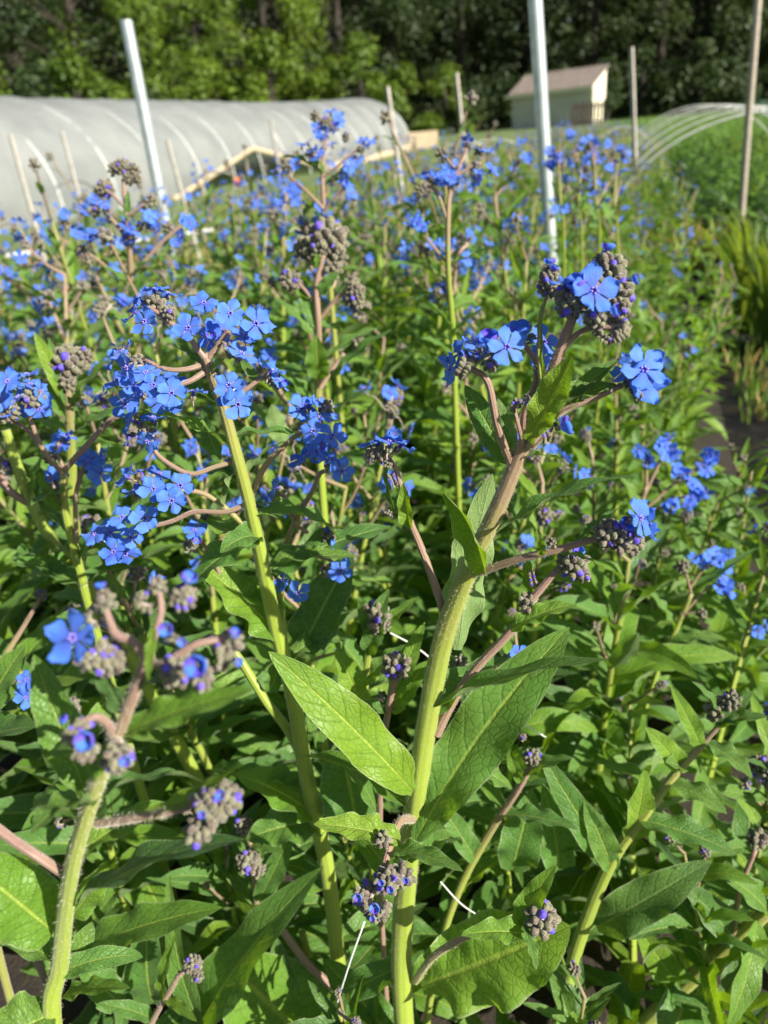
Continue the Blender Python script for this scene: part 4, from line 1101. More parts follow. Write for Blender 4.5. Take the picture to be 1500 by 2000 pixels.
A.leaf((822, 1925, .55), (1114, 1808, .49), 190, (.1, .45, 1), arc=.2, fold=.12, mat='leaf_bright', wave=.14, wide=.5, quilt=.05)  # brighter leaf colour stands in for light shining through the blade
A.leaf((1010, 1802, .49), (1085, 1690, .47), 52, (-.3, .4, .8), arc=.3, mat='leaf_bright'); A.leaf((1022, 1810, .48), (1047, 1896, .46), 28, (.4, .2, 1), arc=.8); A.leaf((1025, 1825, .485), (900, 1828, .47), 58, (0, 1, .55), arc=.6, wide=.3, mat='leaf_bright')
A.leaf((800, 1880, .56), (640, 1965, .6), 60, (-.2, .7, .8)); A.leaf((860, 1480, .50), (1000, 1540, .53), 70, (.2, .8, .6))

extra_leaves(A, 6, .1, .45, .07, .10, 5)
# ---- the many-flowered plant left of the middle
B = Hero('bushy plant left of centre with the most open blue flowers, thick lime-green stem',
         [(662, 1900, .66), (640, 1700, .63), (600, 1520, .59), (572, 1360, .565), (540, 1230, .54), (515, 1110, .515), (488, 990, .49), (462, 890, .47), (436, 795, .455), (415, 735, .445), (398, 690, .44)],
         [17, 18, 18, 18, 17, 17, 15, 14, 12, 11, 9], [-.15, -.15, -.1, -.1, -.05, 0, .15, .3, .45, .6, .8], hairs=5000)
B.branch([(600, 1500, .595), (565, 1430, .585), (520, 1370, .575), (470, 1290, .57), (430, 1240, .57)], (13, 12, 11, 10), (-.1, .1))
B.branch([(560, 1300, .56), (548, 1180, .55), (548, 1110, .55), (560, 1060, .55)], (10, 9, 8), (-.1, .2))
def fl(b, lst, z, face=None):
    for e in lst:
        B.flower(b, e[0], e[1], z + (e[2] if len(e) > 2 else HB.uniform(-.012, .012)), e[3] if len(e) > 3 else face, .94)
b = B.branch([(404, 705, .442), (430, 668, .438), (448, 645, .436)], (9, 7, 6), (.8, 1)); fl(b, [(450, 612, -.012, (.1, .2, 1)), (500, 632, -.005, (.5, .1, 1)), (472, 690, 0), (428, 640, .012), (520, 625, .01, (1, .3, .3)), (480, 655, .02)], .43); B.buds(b, 450, 690, .435, 20, 5, (.2, -.6, .8))
b = B.branch([(400, 700, .44), (370, 660, .436), (345, 640, .434), (310, 612, .432), (290, 600, .432)], (9, 7, 6, 5), (.9, 1.1)); fl(b, [(398, 592, .005, (.1, .6, 1)), (368, 640, -.015, (-.1, .1, 1)), (283, 628, -.005, (-.4, 0, 1)), (262, 608, .01, (-.8, .5, .4)), (300, 565, .01, (-.2, 1, .2)), (328, 572, .015, (.3, 1, .2)), (272, 585, .02, (-.7, .5, .3)), (412, 660, .01, (.4, -.3, .8))], .43)
B.buds(b, 330, 612, .43, 18, 1, (.3, -.2, .9)); B.buds(b, 305, 592, .435, 17, 2, (-.2, .6, .6)); B.flower(b, 408, 652, .425, (.4, -.2, .8), .55, cup=True)
b = B.branch([(398, 712, .445), (360, 722, .44), (320, 720, .438), (280, 700, .44)], (8, 6, 5), (.8, 1.1)); fl(b, [(240, 685, 0, (-.5, .6, .5)), (248, 718, -.008), (228, 742, .01), (285, 728, 0, (-.1, .7, .8)), (262, 752, .0), (222, 700, .02, (-1, .3, .3))], .435); B.buds(b, 268, 705, .44, 14, 2, (-.4, 0, .8))
b = B.branch([(402, 725, .445), (370, 745, .44), (335, 755, .438), (300, 760, .436)], (8, 6, 5), (.9, 1.1)); fl(b, [(300, 752, -.01, (0, .3, 1)), (335, 768, -.015, (.1, .2, 1)), (270, 765, .01), (312, 782, .015, (.2, -.4, .8)), (340, 740, .02)], .43)
B.flower(b, 378, 764, .425, (.1, 1, .12), .95)
b = B.branch([(438, 800, .458), (455, 775, .45), (462, 765, .446)], (6, 5), (.9, 1)); fl(b, [(447, 752, -.008, (-.05, .15, 1)), (465, 790, -.004, (.15, 0, 1))], .43); B.flower(b, 437, 783, .44, (-.5, -.2, .7), .55, cup=True)
b = B.branch([(425, 760, .45), (470, 765, .45), (505, 742, .45), (522, 735, .45)], (6, 6, 5), (.9, 1)); B.flower(b, 530, 722, .445, (.45, .9, .2), .95); B.flower(b, 545, 742, .45, (.9, .5, .3), .85); B.buds(b, 540, 752, .45, 14, 6, (.5, -.6, .5)); B.leaf((500, 745, .45), (470, 700, .46), 22, mat='leaf')
B.flower(b, 550, 748, .446, (.9, -.2, .6), .5, cup=True)
b = B.branch([(462, 900, .475), (420, 912, .472), (370, 925, .47), (310, 890, .468), (292, 850, .466)], (6, 6, 6, 5), (.6, 1.)); fl(b, [(255, 820, 0, (-.8, .3, .5)), (300, 815, .01, (0, .9, .5)), (330, 795, .01), (248, 850, .01, (-1, -.1, .3)), (288, 862, .0, (-.2, -.5, .7)), (195, 775, .02), (245, 790, .01)], .46); B.buds(b, 280, 835, .462, 20, 6, (-.2, -.3, 1))
b = B.branch([(505, 1062, .505), (460, 1010, .495), (400, 965, .488), (330, 955, .48), (290, 950, .478)], (8, 7, 6, 5), (.3, .9)); fl(b, [(300, 955, -.012, (-.05, .25, 1)), (352, 948, -.005, (.2, .2, 1)), (335, 978, -.018, (.1, 0, 1)), (245, 930, .0, (-.8, .5, .5)), (262, 958, .01, (-.4, .8, .3)), (238, 1010, -.0, (-.1, .3, 1)), (283, 1012, -.004, (.2, 0, 1)), (275, 920, .015, (-.3, .9, .2)), (312, 925, .015)], .47); B.buds(b, 292, 940, .475, 18, 1, (-.3, .3, .7))
b = B.branch([(480, 985, .49), (440, 1000, .49), (380, 1000, .492), (330, 1020, .494), (240, 1040, .494)], (7, 6, 5), (.7, 1.)); fl(b, [(185, 1043, .0, (-.4, .6, .7)), (222, 1078, -.01, (0, .2, 1)), (255, 1050, .0, (.4, .1, .8)), (245, 1082, .01, (.3, -.5, .8)), (215, 1040, .015)], .485)
b = B.branch([(440, 1150, .54), (420, 1100, .53), (395, 1060, .525), (380, 1050, .52)], (6, 5, 4), (.7, 1.)); B.flower(b, 380, 1036, .51, (.1, .75, .7), .95); B.buds(b, 372, 1065, .515, 14, 2); B.buds(b, 400, 1010, .53, 20, 4, (.1, .6, .7)); B.flower(b, 385, 1055, .505, (.3, .1, 1), .5, cup=True)
b = B.branch([(492, 965, .49), (515, 915, .485), (545, 880, .48), (580, 850, .475), (610, 838, .472)], (9, 7, 6, 5), (.5, .9), 400)
fl(b, [(612, 842, -.012, (-.1, .2, 1)), (650, 850, -.005, (.5, .2, .9)), (625, 815, .0, (.2, .9, .5)), (600, 790, .01, (-.3, 1, .3)), (630, 790, .01, (.4, 1, .3)), (590, 798, .015), (645, 800, .015, (.8, .6, .3))], .47); B.flower(b, 627, 868, .46, (.2, -.4, .8), .6, cup=True); B.buds(b, 640, 790, .475, 13, 2)
b = B.branch([(560, 1060, .55), (580, 1010, .52), (610, 960, .50), (625, 925, .49), (640, 920, .485)], (7, 7, 6, 5), (.5, 1.)); fl(b, [(668, 920, -.005, (.4, .1, 1)), (640, 898, .0, (.2, .9, .4)), (603, 885, .0), (585, 895, .01, (-.5, .5, .5)), (617, 880, .01)], .475); B.buds(b, 655, 905, .48, 12, 2)
b = B.branch([(600, 1040, .53), (575, 1020, .52), (560, 975, .51), (545, 965, .51)], (5, 5, 4), (.9, 1.1)); B.flower(b, 537, 952, .50, (-.9, .2, .4), .9)
b = B.branch([(548, 1120, .55), (565, 1085, .545), (600, 1082, .54), (640, 1092, .53), (650, 1098, .53)], (6, 6, 5, 5), (.8, 1.)); fl(b, [(582, 1158, -.01, (.1, .5, 1)), (553, 1132, .0, (-.7, .3, .5)), (665, 1115, -.01, (.1, .3, 1)), (663, 1068, .0, (.7, .5, .3))], .53); B.buds(b, 642, 1045, .53, 19, 1, (0, .8, .5)); B.flower(b, 641, 1036, .52, (0, .3, 1), .4, cup=True)
B.buds(b, 640, 1112, .54, 14, 2)
B.leaf((452, 872, .468), (268, 800, .445), 46, (.1, .95, .5), arc=.5, fold=.3, mat='leaf_bright'); B.leaf((508, 1052, .50), (375, 1145, .50), 78, (-.2, .75, .8), arc=.9, mat='leaf'); B.leaf((505, 1050, .50), (430, 1080, .47), 60, (0, .6, 1), arc=1.2)
B.leaf((520, 1120, .52), (765, 1028, .54), 82, (.0, .85, .6), arc=.35, fold=.25); B.leaf((478, 940, .485), (562, 862, .47), 34, (.2, .9, .3), arc=.9, mat='leaf'); B.leaf((545, 1245, .545), (388, 1100, .53), 105, (.1, .8, .7), arc=.4, fold=.3, mat='leaf_bright')
B.leaf((612, 1590, .61), (458, 1512, .58), 96, (0, .9, .65), arc=.5, mat='leaf_bright'); B.leaf((640, 1600, .62), (480, 1640, .60), 100, (-.1, .8, .7), arc=.6); B.leaf((700, 1625, .60), (665, 1440, .57), 132, (0, .2, 1), arc=.15, fold=.12, wide=.45, mat='leaf', quilt=.05)
B.leaf((590, 1270, .57), (690, 1080, .55), 108, (-.2, .3, 1), arc=.3, fold=.2, mat='leaf_dark', quilt=.05); B.leaf((430, 900, .475), (395, 800, .49), 40, (-.5, .4, .8)); B.leaf((470, 905, .475), (440, 1000, .5), 60, (-.5, .6, .6), mat='leaf')
B.leaf((400, 720, .45), (340, 670, .45), 22, (-.3, .8, .4)); B.leaf((408, 735, .445), (440, 700, .43), 24, (.3, .4, .8), mat='leaf_bright'); B.leaf((628, 1590, .60), (672, 1455, .59), 34, (1, .1, .5), mat='leaf_bright')
B.leaf((705, 1385, .56), (655, 1268, .54), 66, (.4, .3, .9), mat='leaf_bright'); B.leaf((525, 1350, .57), (560, 1260, .57), 50, (.5, .5, .5), mat='leaf')

extra_leaves(B, 15, .12, .85, .055, .095, 6)
# ---- the blurred plant close to the lens at lower left
C_ = Hero('nearest plant, out of focus at the lower left, with violet-blue buds opening',
          [(108, 2040, .36), (118, 1880, .34), (140, 1700, .30), (180, 1560, .275), (208, 1490, .262), (245, 1400, .25), (275, 1320, .243), (290, 1270, .24)],
          [20, 20, 19, 18.5, 16, 14, 12, 10], [-.1, -.05, .0, .15, .35, .7, 1, 1], hairs=1500)
b = C_.branch([(287, 1290, .241), (262, 1255, .24), (228, 1240, .24), (215, 1215, .241), (205, 1185, .242)], (12, 11, 10, 8), (1, 1.1))
C_.flower(b, 143, 1245, .232, (-.25, .05, 1), .92, spin=.3); C_.buds(b, 170, 1290, .24, 40, 5, (-.4, -.4, .8)); C_.buds(b, 205, 1170, .242, 22, 2); C_.buds(b, 180, 1200, .245, 22, 6, (-.6, .3, .5)); C_.buds(b, 210, 1290, .245, 34, 0, (0, -.3, 1)); C_.flower(b, 198, 1150, .24, (-.2, 1, .2), .3, cup=True)
b = C_.branch([(290, 1275, .24), (305, 1230, .24), (315, 1190, .24), (310, 1150, .241)], (10, 9, 7), (1, 1.1)); C_.buds(b, 308, 1140, .24, 18, 2, (0, 1, .2)); C_.flower(b, 368, 1135, .236, (.3, .7, .6), .42, cup=True); C_.buds(b, 280, 1170, .24, 24, 6, (-.6, .5, .5)); C_.buds(b, 360, 1165, .24, 26, 0, (.6, .5, .5))
C_.flower(b, 325, 1228, .225, (.1, 0, 1), .36, cup=True); C_.buds(b, 350, 1255, .235, 20, 6, (.6, 0, .5)); C_.flower(b, 355, 1253, .228, (.3, 0, 1), .26, cup=True)
b = C_.branch([(288, 1300, .24), (330, 1290, .237), (380, 1260, .236), (420, 1250, .238), (450, 1240, .24)], (10, 9, 8), (1, 1.1))
C_.buds(b, 430, 1290, .24, 38, 5, (.5, -.3, .8)); C_.flower(b, 386, 1298, .222, (0, 0, 1), .62, cup=True); C_.buds(b, 345, 1310, .236, 34, 0, (-.1, -.3, 1)); C_.buds(b, 395, 1320, .238, 32, 1, (.2, -.6, .8)); C_.buds(b, 455, 1250, .24, 24, 2, (.6, .5, .3)); C_.flower(b, 457, 1238, .234, (.5, .5, .8), .3, cup=True); C_.flower(b, 463, 1292, .234, (.6, 0, .8), .28, cup=True)
b = C_.branch([(225, 1450, .257), (215, 1420, .25), (190, 1400, .245), (160, 1410, .243)], (12, 10, 8), (.9, 1.1)); C_.flower(b, 172, 1443, .228, (-.1, .0, 1), .56, cup=True); C_.buds(b, 140, 1440, .24, 30, 5, (-.5, -.4, .8)); C_.flower(b, 130, 1408, .24, (-.6, .6, .5), .28, cup=True); C_.buds(b, 165, 1470, .24, 24, 2, (0, -.6, .8))
b = C_.branch([(230, 1440, .255), (230, 1460, .245), (235, 1480, .242)], (10, 9), (1, 1.1)); C_.buds(b, 230, 1485, .24, 30, 0, (.2, -.4, 1)); C_.flower(b, 246, 1482, .226, (.1, -.2, 1), .3, cup=True)
b = C_.branch([(190, 1608, .285), (250, 1600, .275), (310, 1590, .268), (370, 1575, .262), (400, 1560, .26)], (12, 11, 10, 9), (.8, 1.1)); C_.buds(b, 415, 1590, .255, 44, 5, (.4, 0, 1)); C_.buds(b, 440, 1560, .257, 34, 0, (.5, .5, .7)); C_.buds(b, 390, 1620, .257, 34, 1, (-.2, -.6, .8)); C_.flower(b, 430, 1552, .243, (.1, .3, 1), .28, cup=True); C_.flower(b, 396, 1590, .24, (-.1, .1, 1), .26, cup=True)
C_.branch([(122, 1705, .305), (70, 1670, .30), (25, 1640, .30), (-40, 1590, .30)], (12, 12, 12), (.9, 1.1))
C_.branch([(105, 1960, .35), (60, 1850, .36), (10, 1790, .37)], (9, 8), (.8, .9))
C_.leaf((245, 1430, .253), (498, 1345, .235), 74, (-.1, .6, .8), arc=.3, fold=.35, mat='leaf_bright'); C_.leaf((150, 1765, .315), (480, 1640, .285), 88, (0, .95, .35), arc=.5, fold=.3, mat='leaf_dark'); C_.leaf((180, 1575, .275), (62, 1630, .25), 86, (-.3, .9, .5), arc=1.2, fold=.3, mat='leaf')
C_.leaf((165, 1540, .28), (66, 1278, .285), 92, (.3, .1, 1), arc=.2, fold=.3, mat='leaf'); C_.leaf((105, 1820, .33), (-90, 1660, .31), 150, (.1, .7, .8), arc=.4, mat='leaf_bright'); C_.leaf((170, 1500, .27), (235, 1450, .25), 60, (.2, .2, 1), arc=.5, mat='leaf_bright')
C_.leaf((245, 1395, .25), (190, 1270, .25), 46, (-.4, .3, .8), arc=.5, mat='leaf_dark'); C_.leaf((270, 1350, .245), (390, 1310, .24), 40, (.2, .8, .3), arc=.7, mat='leaf_dark'); C_.leaf((300, 1225, .238), (290, 1330, .235), 24, (0, 0, 1), mat='leaf_bright')
C_.leaf((140, 1790, .33), (210, 1680, .32), 70, (.5, .2, .8), arc=.4, mat='leaf_bright'); C_.leaf((270, 1600, .272), (460, 1500, .25), 40, (0, .7, .6), arc=-.3, mat='leaf_bright'); C_.leaf((105, 1980, .35), (-60, 2060, .33), 120, (.0, .7, .8), mat='leaf'); C_.leaf((120, 1950, .36), (255, 1930, .34), 46, (.2, .9, .4), mat='leaf_bright')
C_.leaf((120, 1900, .35), (180, 1800, .36), 60, (.6, .3, .6), arc=.9)

extra_leaves(C_, 7, .2, .7, .035, .055, 8)
# ---- a family of smaller hand-placed plants
def small_hero(label, stem, rad, pink, branches, leaves=(), hairs=400, group=None):
    """branches: (points, radii, flowers, buds); flowers (x, y, dz[, face]); buds (x, y, r, which)"""
    h = Hero(label, stem, rad, pink, hairs=hairs, group=group)
    for e in branches:
        bp, br, fs, bs = e
        b = h.branch(bp, br, (.7, 1.), 60); z = bp[-1][2]
        for q in fs: h.flower(b, q[0], q[1], z + q[2], q[3] if len(q) > 3 else None, q[4] if len(q) > 4 else 1.)
        for q in bs: h.buds(b, q[0], q[1], z, q[2], q[3], (HB.uniform(-.4, .4), q[4] if len(q) > 4 else .3, .8))
    if hairs and stem[0][2] > .6: extra_leaves(h, 7, .1, .8, .05, .09, int(stem[0][0]) + 3)
    for e in leaves:
        h.leaf(e[0], e[1], e[2], e[3] if len(e) > 3 else (HB.uniform(-.3, .3), .7, .6), arc=HB.uniform(.3, .8), mat=e[4] if len(e) > 4 else 'leaf', nu=16, nv=8)
    return h
small_hero('budding plant behind the middle, topped with knobbly grey bud heads and no open flower',
    [(625, 900, .86), (622, 745, .82), (622, 640, .79), (618, 560, .78), (632, 500, .77)], [9, 9, 8, 8, 5], [.0, .5, .8, .9, .9],
    [([(632, 505, .77), (636, 480, .77), (640, 470, .77)], (5, 4), [], [(640, 455, 36, 0, .9), (612, 470, 26, 2), (622, 490, 20, 1), (655, 470, 22, 2)]),
     ([(612, 590, .785), (598, 570, .785), (580, 550, .785)], (5, 4), [], [(566, 545, 21, 0)]), ([(615, 540, .78), (600, 505, .78)], (4, 4), [], [(592, 485, 22, 1, .8)]),
     ([(622, 545, .78), (645, 520, .775), (655, 510, .775)], (5, 4), [], [(658, 500, 24, 1, .8), (652, 522, 18, 2)]),
     ([(628, 620, .79), (660, 580, .78), (685, 570, .775)], (5, 4), [], [(692, 575, 28, 3, .8), (712, 600, 22, 5)]),
     ([(625, 760, .80), (650, 720, .80), (672, 690, .80)], (6, 5), [], [(698, 668, 15, 2)])],
    [((625, 740, .80), (618, 655, .77), 52, (-.1, 0, 1), 'leaf_bright'), ((622, 575, .78), (662, 530, .77), 26, (.3, .3, .8), 'leaf'), ((650, 740, .80), (765, 645, .78), 44, (.2, .8, .5)), ((612, 655, .79), (535, 580, .78), 26, (-.2, .7, .5)), ((618, 640, .79), (585, 560, .79), 30),
     ((620, 520, .77), (622, 485, .765), 14, (0, 0, 1), 'leaf_bright'), ((560, 870, .84), (530, 790, .80), 50), ((640, 700, .80), (740, 640, .8), 30), ((615, 800, .83), (540, 720, .80), 44), ((630, 830, .84), (720, 760, .80), 50)])
small_hero('tall stalk topped by a ball of blue flowers before the far end of the tunnel',
    [(645, 560, 1.10), (640, 470, 1.07), (632, 400, 1.05), (630, 330, 1.04), (636, 270, 1.03), (640, 245, 1.03)], [6, 6, 5.5, 5, 4.5, 4], [.3, .6, .9, 1, 1, 1],
    [([(636, 262, 1.03), (645, 240, 1.03)], (4, 3), [(620, 250, 0), (660, 228, 0), (645, 218, .01), (636, 262, -.02), (655, 250, 0), (628, 268, -.01), (664, 238, .02), (648, 282, 0)], [(615, 225, 10, 2), (675, 268, 10, 1), (640, 240, 14, 0)]),
     ([(632, 330, 1.04), (612, 300, 1.03), (605, 292, 1.03)], (4, 3), [(590, 283, 0), (612, 292, -.01), (618, 306, 0), (600, 278, .01), (622, 298, 0)], [(606, 300, 10, 2)]),
     ([(632, 345, 1.04), (665, 320, 1.03), (700, 290, 1.02)], (3, 3), [(716, 283, 0), (708, 275, .01), (722, 276, 0)], [(705, 290, 8, 2)]),
     ([(632, 390, 1.05), (655, 345, 1.04), (680, 325, 1.03)], (3, 3), [(690, 318, 0), (682, 325, -.01), (697, 312, .01)], [(672, 330, 8, 2)]),
     ([(630, 420, 1.05), (650, 390, 1.04), (675, 365, 1.03)], (4, 3), [(680, 362, 0), (686, 378, -.01), (672, 352, 0)], [(690, 380, 9, 2)]),
     ([(634, 410, 1.05), (600, 375, 1.04), (565, 345, 1.04)], (4, 3), [(575, 320, 0), (562, 368, 0), (572, 374, -.01), (580, 366, 0), (540, 330, 0), (550, 340, 0), (548, 395, 0)], [(560, 325, 10, 2)])],
    [((632, 340, 1.04), (620, 310, 1.03), 13), ((632, 430, 1.05), (600, 410, 1.04), 18), ((634, 470, 1.07), (680, 440, 1.04), 18), ((640, 500, 1.08), (590, 460, 1.05), 24), ((640, 520, 1.08), (700, 470, 1.05), 24)])
small_hero('slender stalk with scattered blue flowers and dark buds, below the stake left of the shed',
    [(888, 760, .98), (884, 640, .93), (876, 540, .90), (875, 440, .88), (880, 370, .87), (900, 320, .86)], [7, 7, 6.5, 6, 5.5, 4.5], [-.1, .0, .2, .6, .9, 1],
    [([(900, 320, .86), (910, 295, .86), (914, 285, .86)], (4, 3), [(914, 275, 0), (940, 292, 0)], [(936, 292, 10, 2), (914, 285, 9, 1), (890, 300, 8, 6)]),
     ([(890, 345, .865), (930, 320, .86), (940, 322, .86)], (4, 3), [(938, 335, 0), (932, 350, 0), (962, 330, 0)], [(930, 325, 12, 4)]), ([(878, 375, .87), (876, 350, .86)], (5, 4), [(882, 345, -.01), (870, 348, 0), (890, 352, 0), (878, 335, .01)], [(893, 350, 9, 2)]),
     ([(890, 330, .865), (872, 310, .86)], (3, 3), [(865, 302, 0, None, .6)], [(864, 300, 12, 2)]), ([(876, 440, .88), (855, 380, .87), (835, 360, .87)], (4, 4), [(855, 345, 0), (836, 342, .01), (858, 352, 0)], [(826, 358, 12, 5), (820, 372, 10, 2)]),
     ([(884, 575, .92), (895, 500, .90), (914, 475, .90)], (5, 5), [(912, 505, 0, None, 1.)], [(920, 468, 7, 6)]), ([(870, 510, .90), (845, 480, .89), (830, 460, .89)], (4, 3), [(820, 440, 0), (812, 432, 0), (828, 446, 0), (800, 440, .01)], []),
     ([(880, 600, .92), (862, 560, .91)], (4, 3), [(862, 555, 0), (868, 562, 0)], [(855, 570, 9, 2)])],
    [((882, 420, .88), (935, 385, .87), 16), ((878, 470, .89), (920, 430, .88), 22), ((882, 640, .93), (835, 590, .9), 26), ((884, 660, .93), (950, 600, .9), 30), ((876, 560, .91), (840, 520, .9), 18), ((888, 700, .95), (820, 660, .92), 34)])
small_hero('stalk crowned with dark brown bud heads above blue flowers, before the leaning pipe post',
    [(262, 700, 1.04), (258, 600, 1.0), (255, 520, .97), (250, 440, .95), (242, 370, .94)], [7, 7, 6.5, 6, 5], [.2, .5, .7, 1, 1],
    [([(243, 375, .94), (240, 350, .94)], (5, 4), [], [(238, 322, 15, 0, .9), (222, 328, 12, 2), (262, 330, 12, 2), (250, 348, 14, 1), (268, 348, 10, 2)]), ([(248, 410, .945), (225, 385, .94), (210, 372, .94)], (4, 4), [(183, 388, 0, None, .7)], [(205, 366, 17, 0), (192, 372, 10, 2)]),
     ([(252, 420, .945), (280, 400, .94), (292, 392, .94)], (4, 3), [], [(296, 390, 12, 2)]),
     ([(252, 470, .96), (220, 430, .95), (200, 410, .95)], (5, 4), [(190, 400, 0), (205, 402, -.01), (165, 412, 0), (162, 460, 0), (178, 458, 0), (195, 452, -.01), (172, 470, 0), (210, 425, 0), (218, 470, .01)], [(186, 414, 12, 1), (212, 420, 11, 2)]),
     ([(252, 470, .96), (262, 445, .95)], (5, 4), [(252, 448, -.01), (262, 455, -.01), (245, 440, 0), (270, 435, 0), (240, 460, 0), (236, 475, 0), (260, 470, 0)], []),
     ([(254, 480, .96), (280, 440, .955), (292, 430, .95)], (4, 4), [(285, 415, 0), (278, 400, 0), (298, 435, 0), (292, 422, -.01), (305, 450, 0)], [(288, 440, 10, 2)]),
     ([(257, 560, .98), (180, 500, .97), (165, 492, .97)], (4, 3), [(150, 455, 0)], [(158, 490, 12, 0), (172, 505, 11, 2)]),
     ([(256, 540, .98), (320, 470, .97), (355, 440, .97)], (4, 3), [(370, 435, 0), (380, 445, -.01), (352, 460, 0), (345, 475, 0), (362, 430, 0)], [(330, 445, 12, 2)])],
    [((250, 420, .945), (250, 372, .94), 13, (.2, 0, 1), 'leaf'), ((252, 430, .945), (228, 408, .94), 10), ((257, 590, .99), (288, 520, .97), 22, (.2, .2, 1), 'leaf'), ((256, 560, .98), (200, 520, .96), 24), ((255, 540, .97), (330, 500, .95), 22), ((260, 640, 1.0), (180, 600, .97), 36)])
small_hero('bushy left-edge plant with a knobbly pale bud head held upright between long leaves',
    [(150, 1060, .74), (140, 900, .70), (135, 800, .67), (133, 745, .66)], [11, 11, 10, 8], [.0, .3, .6, .7],
    [([(133, 750, .66), (135, 725, .655)], (8, 6), [], [(135, 700, 33, 0, .9), (118, 705, 22, 2), (165, 695, 20, 1), (130, 745, 16, 2)])],
    [((140, 790, .67), (66, 648, .64), 40, (.1, .4, .8), 'leaf_bright'), ((140, 800, .67), (95, 660, .65), 30), ((146, 800, .67), (218, 700, .65), 44), ((138, 790, .66), (165, 770, .64), 26, (0, 1, .2), 'leaf_dark'), ((140, 830, .68), (60, 740, .66), 38), ((145, 850, .69), (250, 800, .66), 40), ((142, 950, .71), (40, 900, .68), 60), ((148, 980, .72), (240, 900, .69), 60)])
small_hero('plant cut by the left edge with dense sky-blue flowers on pinkish arching stalks',
    [(175, 1190, .64), (160, 1130, .62), (128, 1000, .59), (124, 920, .575)], [10, 10, 9, 8], [-.1, .0, .2, .4],
    [([(124, 925, .575), (85, 880, .56), (60, 820, .55), (50, 790, .545)], (7, 6, 5), [(15, 745, -.02, (-.1, .4, 1), 1.1), (0, 778, -.01), (35, 775, 0), (60, 750, 0, (.3, .8, .5)), (52, 730, .01, (0, 1, .3)), (82, 765, 0, (1, .3, .3)), (78, 800, 0), (10, 805, 0), (30, 800, .01)], [(62, 775, 22, 0), (20, 800, 22, 1), (5, 815, 24, 5)]),
     ([(95, 890, .565), (40, 830, .56), (-20, 820, .56)], (6, 5), [], []),
     ([(124, 920, .575), (170, 870, .57), (215, 822, .565), (240, 810, .56)], (8, 7, 6), [], [(200, 830, 8, 6)]),
     ([(124, 915, .575), (110, 880, .57), (118, 860, .57)], (5, 4), [(128, 852, 0, (.3, .9, .3)), (118, 868, 0)], [(95, 895, 12, 2)]),
     ([(150, 1060, .60), (148, 970, .59), (165, 910, .585), (180, 895, .58)], (6, 6, 5), [(165, 890, 0), (185, 905, 0), (195, 925, 0, (.5, -.2, .7)), (172, 900, -.01), (198, 890, .01)], [(180, 900, 10, 2)]),
     ([(128, 1000, .59), (105, 950, .585), (95, 930, .585)], (5, 4), [(100, 935, 0), (98, 958, 0), (112, 925, .01)], [])],
    [((122, 1000, .59), (75, 920, .57), 30), ((155, 1100, .61), (210, 1010, .59), 50), ((124, 960, .58), (60, 990, .56), 46, (-.2, .9, .4), 'leaf')])
small_hero('thick yellow-green stem at the left edge bending behind the sky-blue spray',
    [(165, 1130, .68), (110, 1070, .665), (60, 980, .65), (30, 900, .64), (12, 840, .63)], [14, 14, 13, 12, 10], [-.2, -.1, .1, .0, .1],
    [([(60, 985, .65), (20, 960, .64), (0, 930, .64)], (10, 9), [], [(0, 910, 20, 0)])],
    [((110, 1070, .66), (20, 1100, .63), 60, (-.1, .9, .5)), ((60, 990, .65), (90, 880, .63), 40), ((165, 1130, .67), (15, 1098, .62), 80, (0, .8, .7), 'leaf')])
small_hero('plant by the left edge with one deep blue flower head low beside the blurred plant',
    [(-60, 1500, .60), (-40, 1400, .58), (-10, 1335, .56)], [8, 8, 6], [.5, .7, .9],
    [([(-12, 1338, .56), (20, 1332, .555), (40, 1330, .55)], (4, 4), [(52, 1328, 0, (.2, .4, 1), .85), (58, 1350, 0), (50, 1362, -.01, (-.1, 0, 1), .9), (60, 1340, .01)], [])],
    [((-30, 1400, .57), (50, 1260, .55), 80, (.2, .5, .8)), ((-40, 1450, .58), (70, 1420, .54), 90, (.1, .8, .6))])
small_hero('small bud-topped plant on a thin brown stem just left of the thick central stem',
    [(742, 1720, .60), (742, 1610, .58), (745, 1480, .555), (762, 1370, .535), (772, 1325, .53)], [6, 6.5, 7, 8, 8], [.9, .9, 1, 1, 1],
    [([(770, 1335, .53), (773, 1318, .527)], (7, 7), [], [(775, 1298, 28, 0, .8)]), ([(758, 1385, .54), (752, 1375, .538)], (4, 4), [], [(748, 1360, 10, 2)]), ([(760, 1390, .54), (790, 1375, .535)], (4, 3), [], [])],
    [((765, 1375, .535), (830, 1215, .53), 46, (-.2, .4, .9), 'leaf_bright'), ((765, 1390, .54), (840, 1290, .53), 52, (.2, .7, .6), 'leaf_bright'), ((755, 1395, .54), (700, 1372, .53), 24), ((740, 1600, .58), (660, 1480, .55), 44)])
small_hero('plant topped by one round grey-green bud ball, between the two thick central stems',
    [(715, 1500, .66), (712, 1350, .62), (722, 1260, .60), (730, 1225, .595)], [9, 9, 8, 7], [-.1, .1, .3, .3],
    [([(728, 1232, .595), (732, 1220, .593)], (7, 7), [], [(735, 1200, 30, 0, .8)]), ([(722, 1262, .60), (735, 1235, .59)], (4, 3), [], [(752, 1222, 12, 2)])],
    [((725, 1240, .595), (700, 1170, .58), 24, (-.3, .2, .9)), ((730, 1250, .595), (820, 1165, .59), 34, (.1, .8, .5), 'leaf_bright'), ((722, 1280, .60), (760, 1150, .59), 50, (-.2, .5, .8)), ((715, 1320, .61), (640, 1230, .59), 60), ((718, 1330, .61), (800, 1260, .60), 50)])
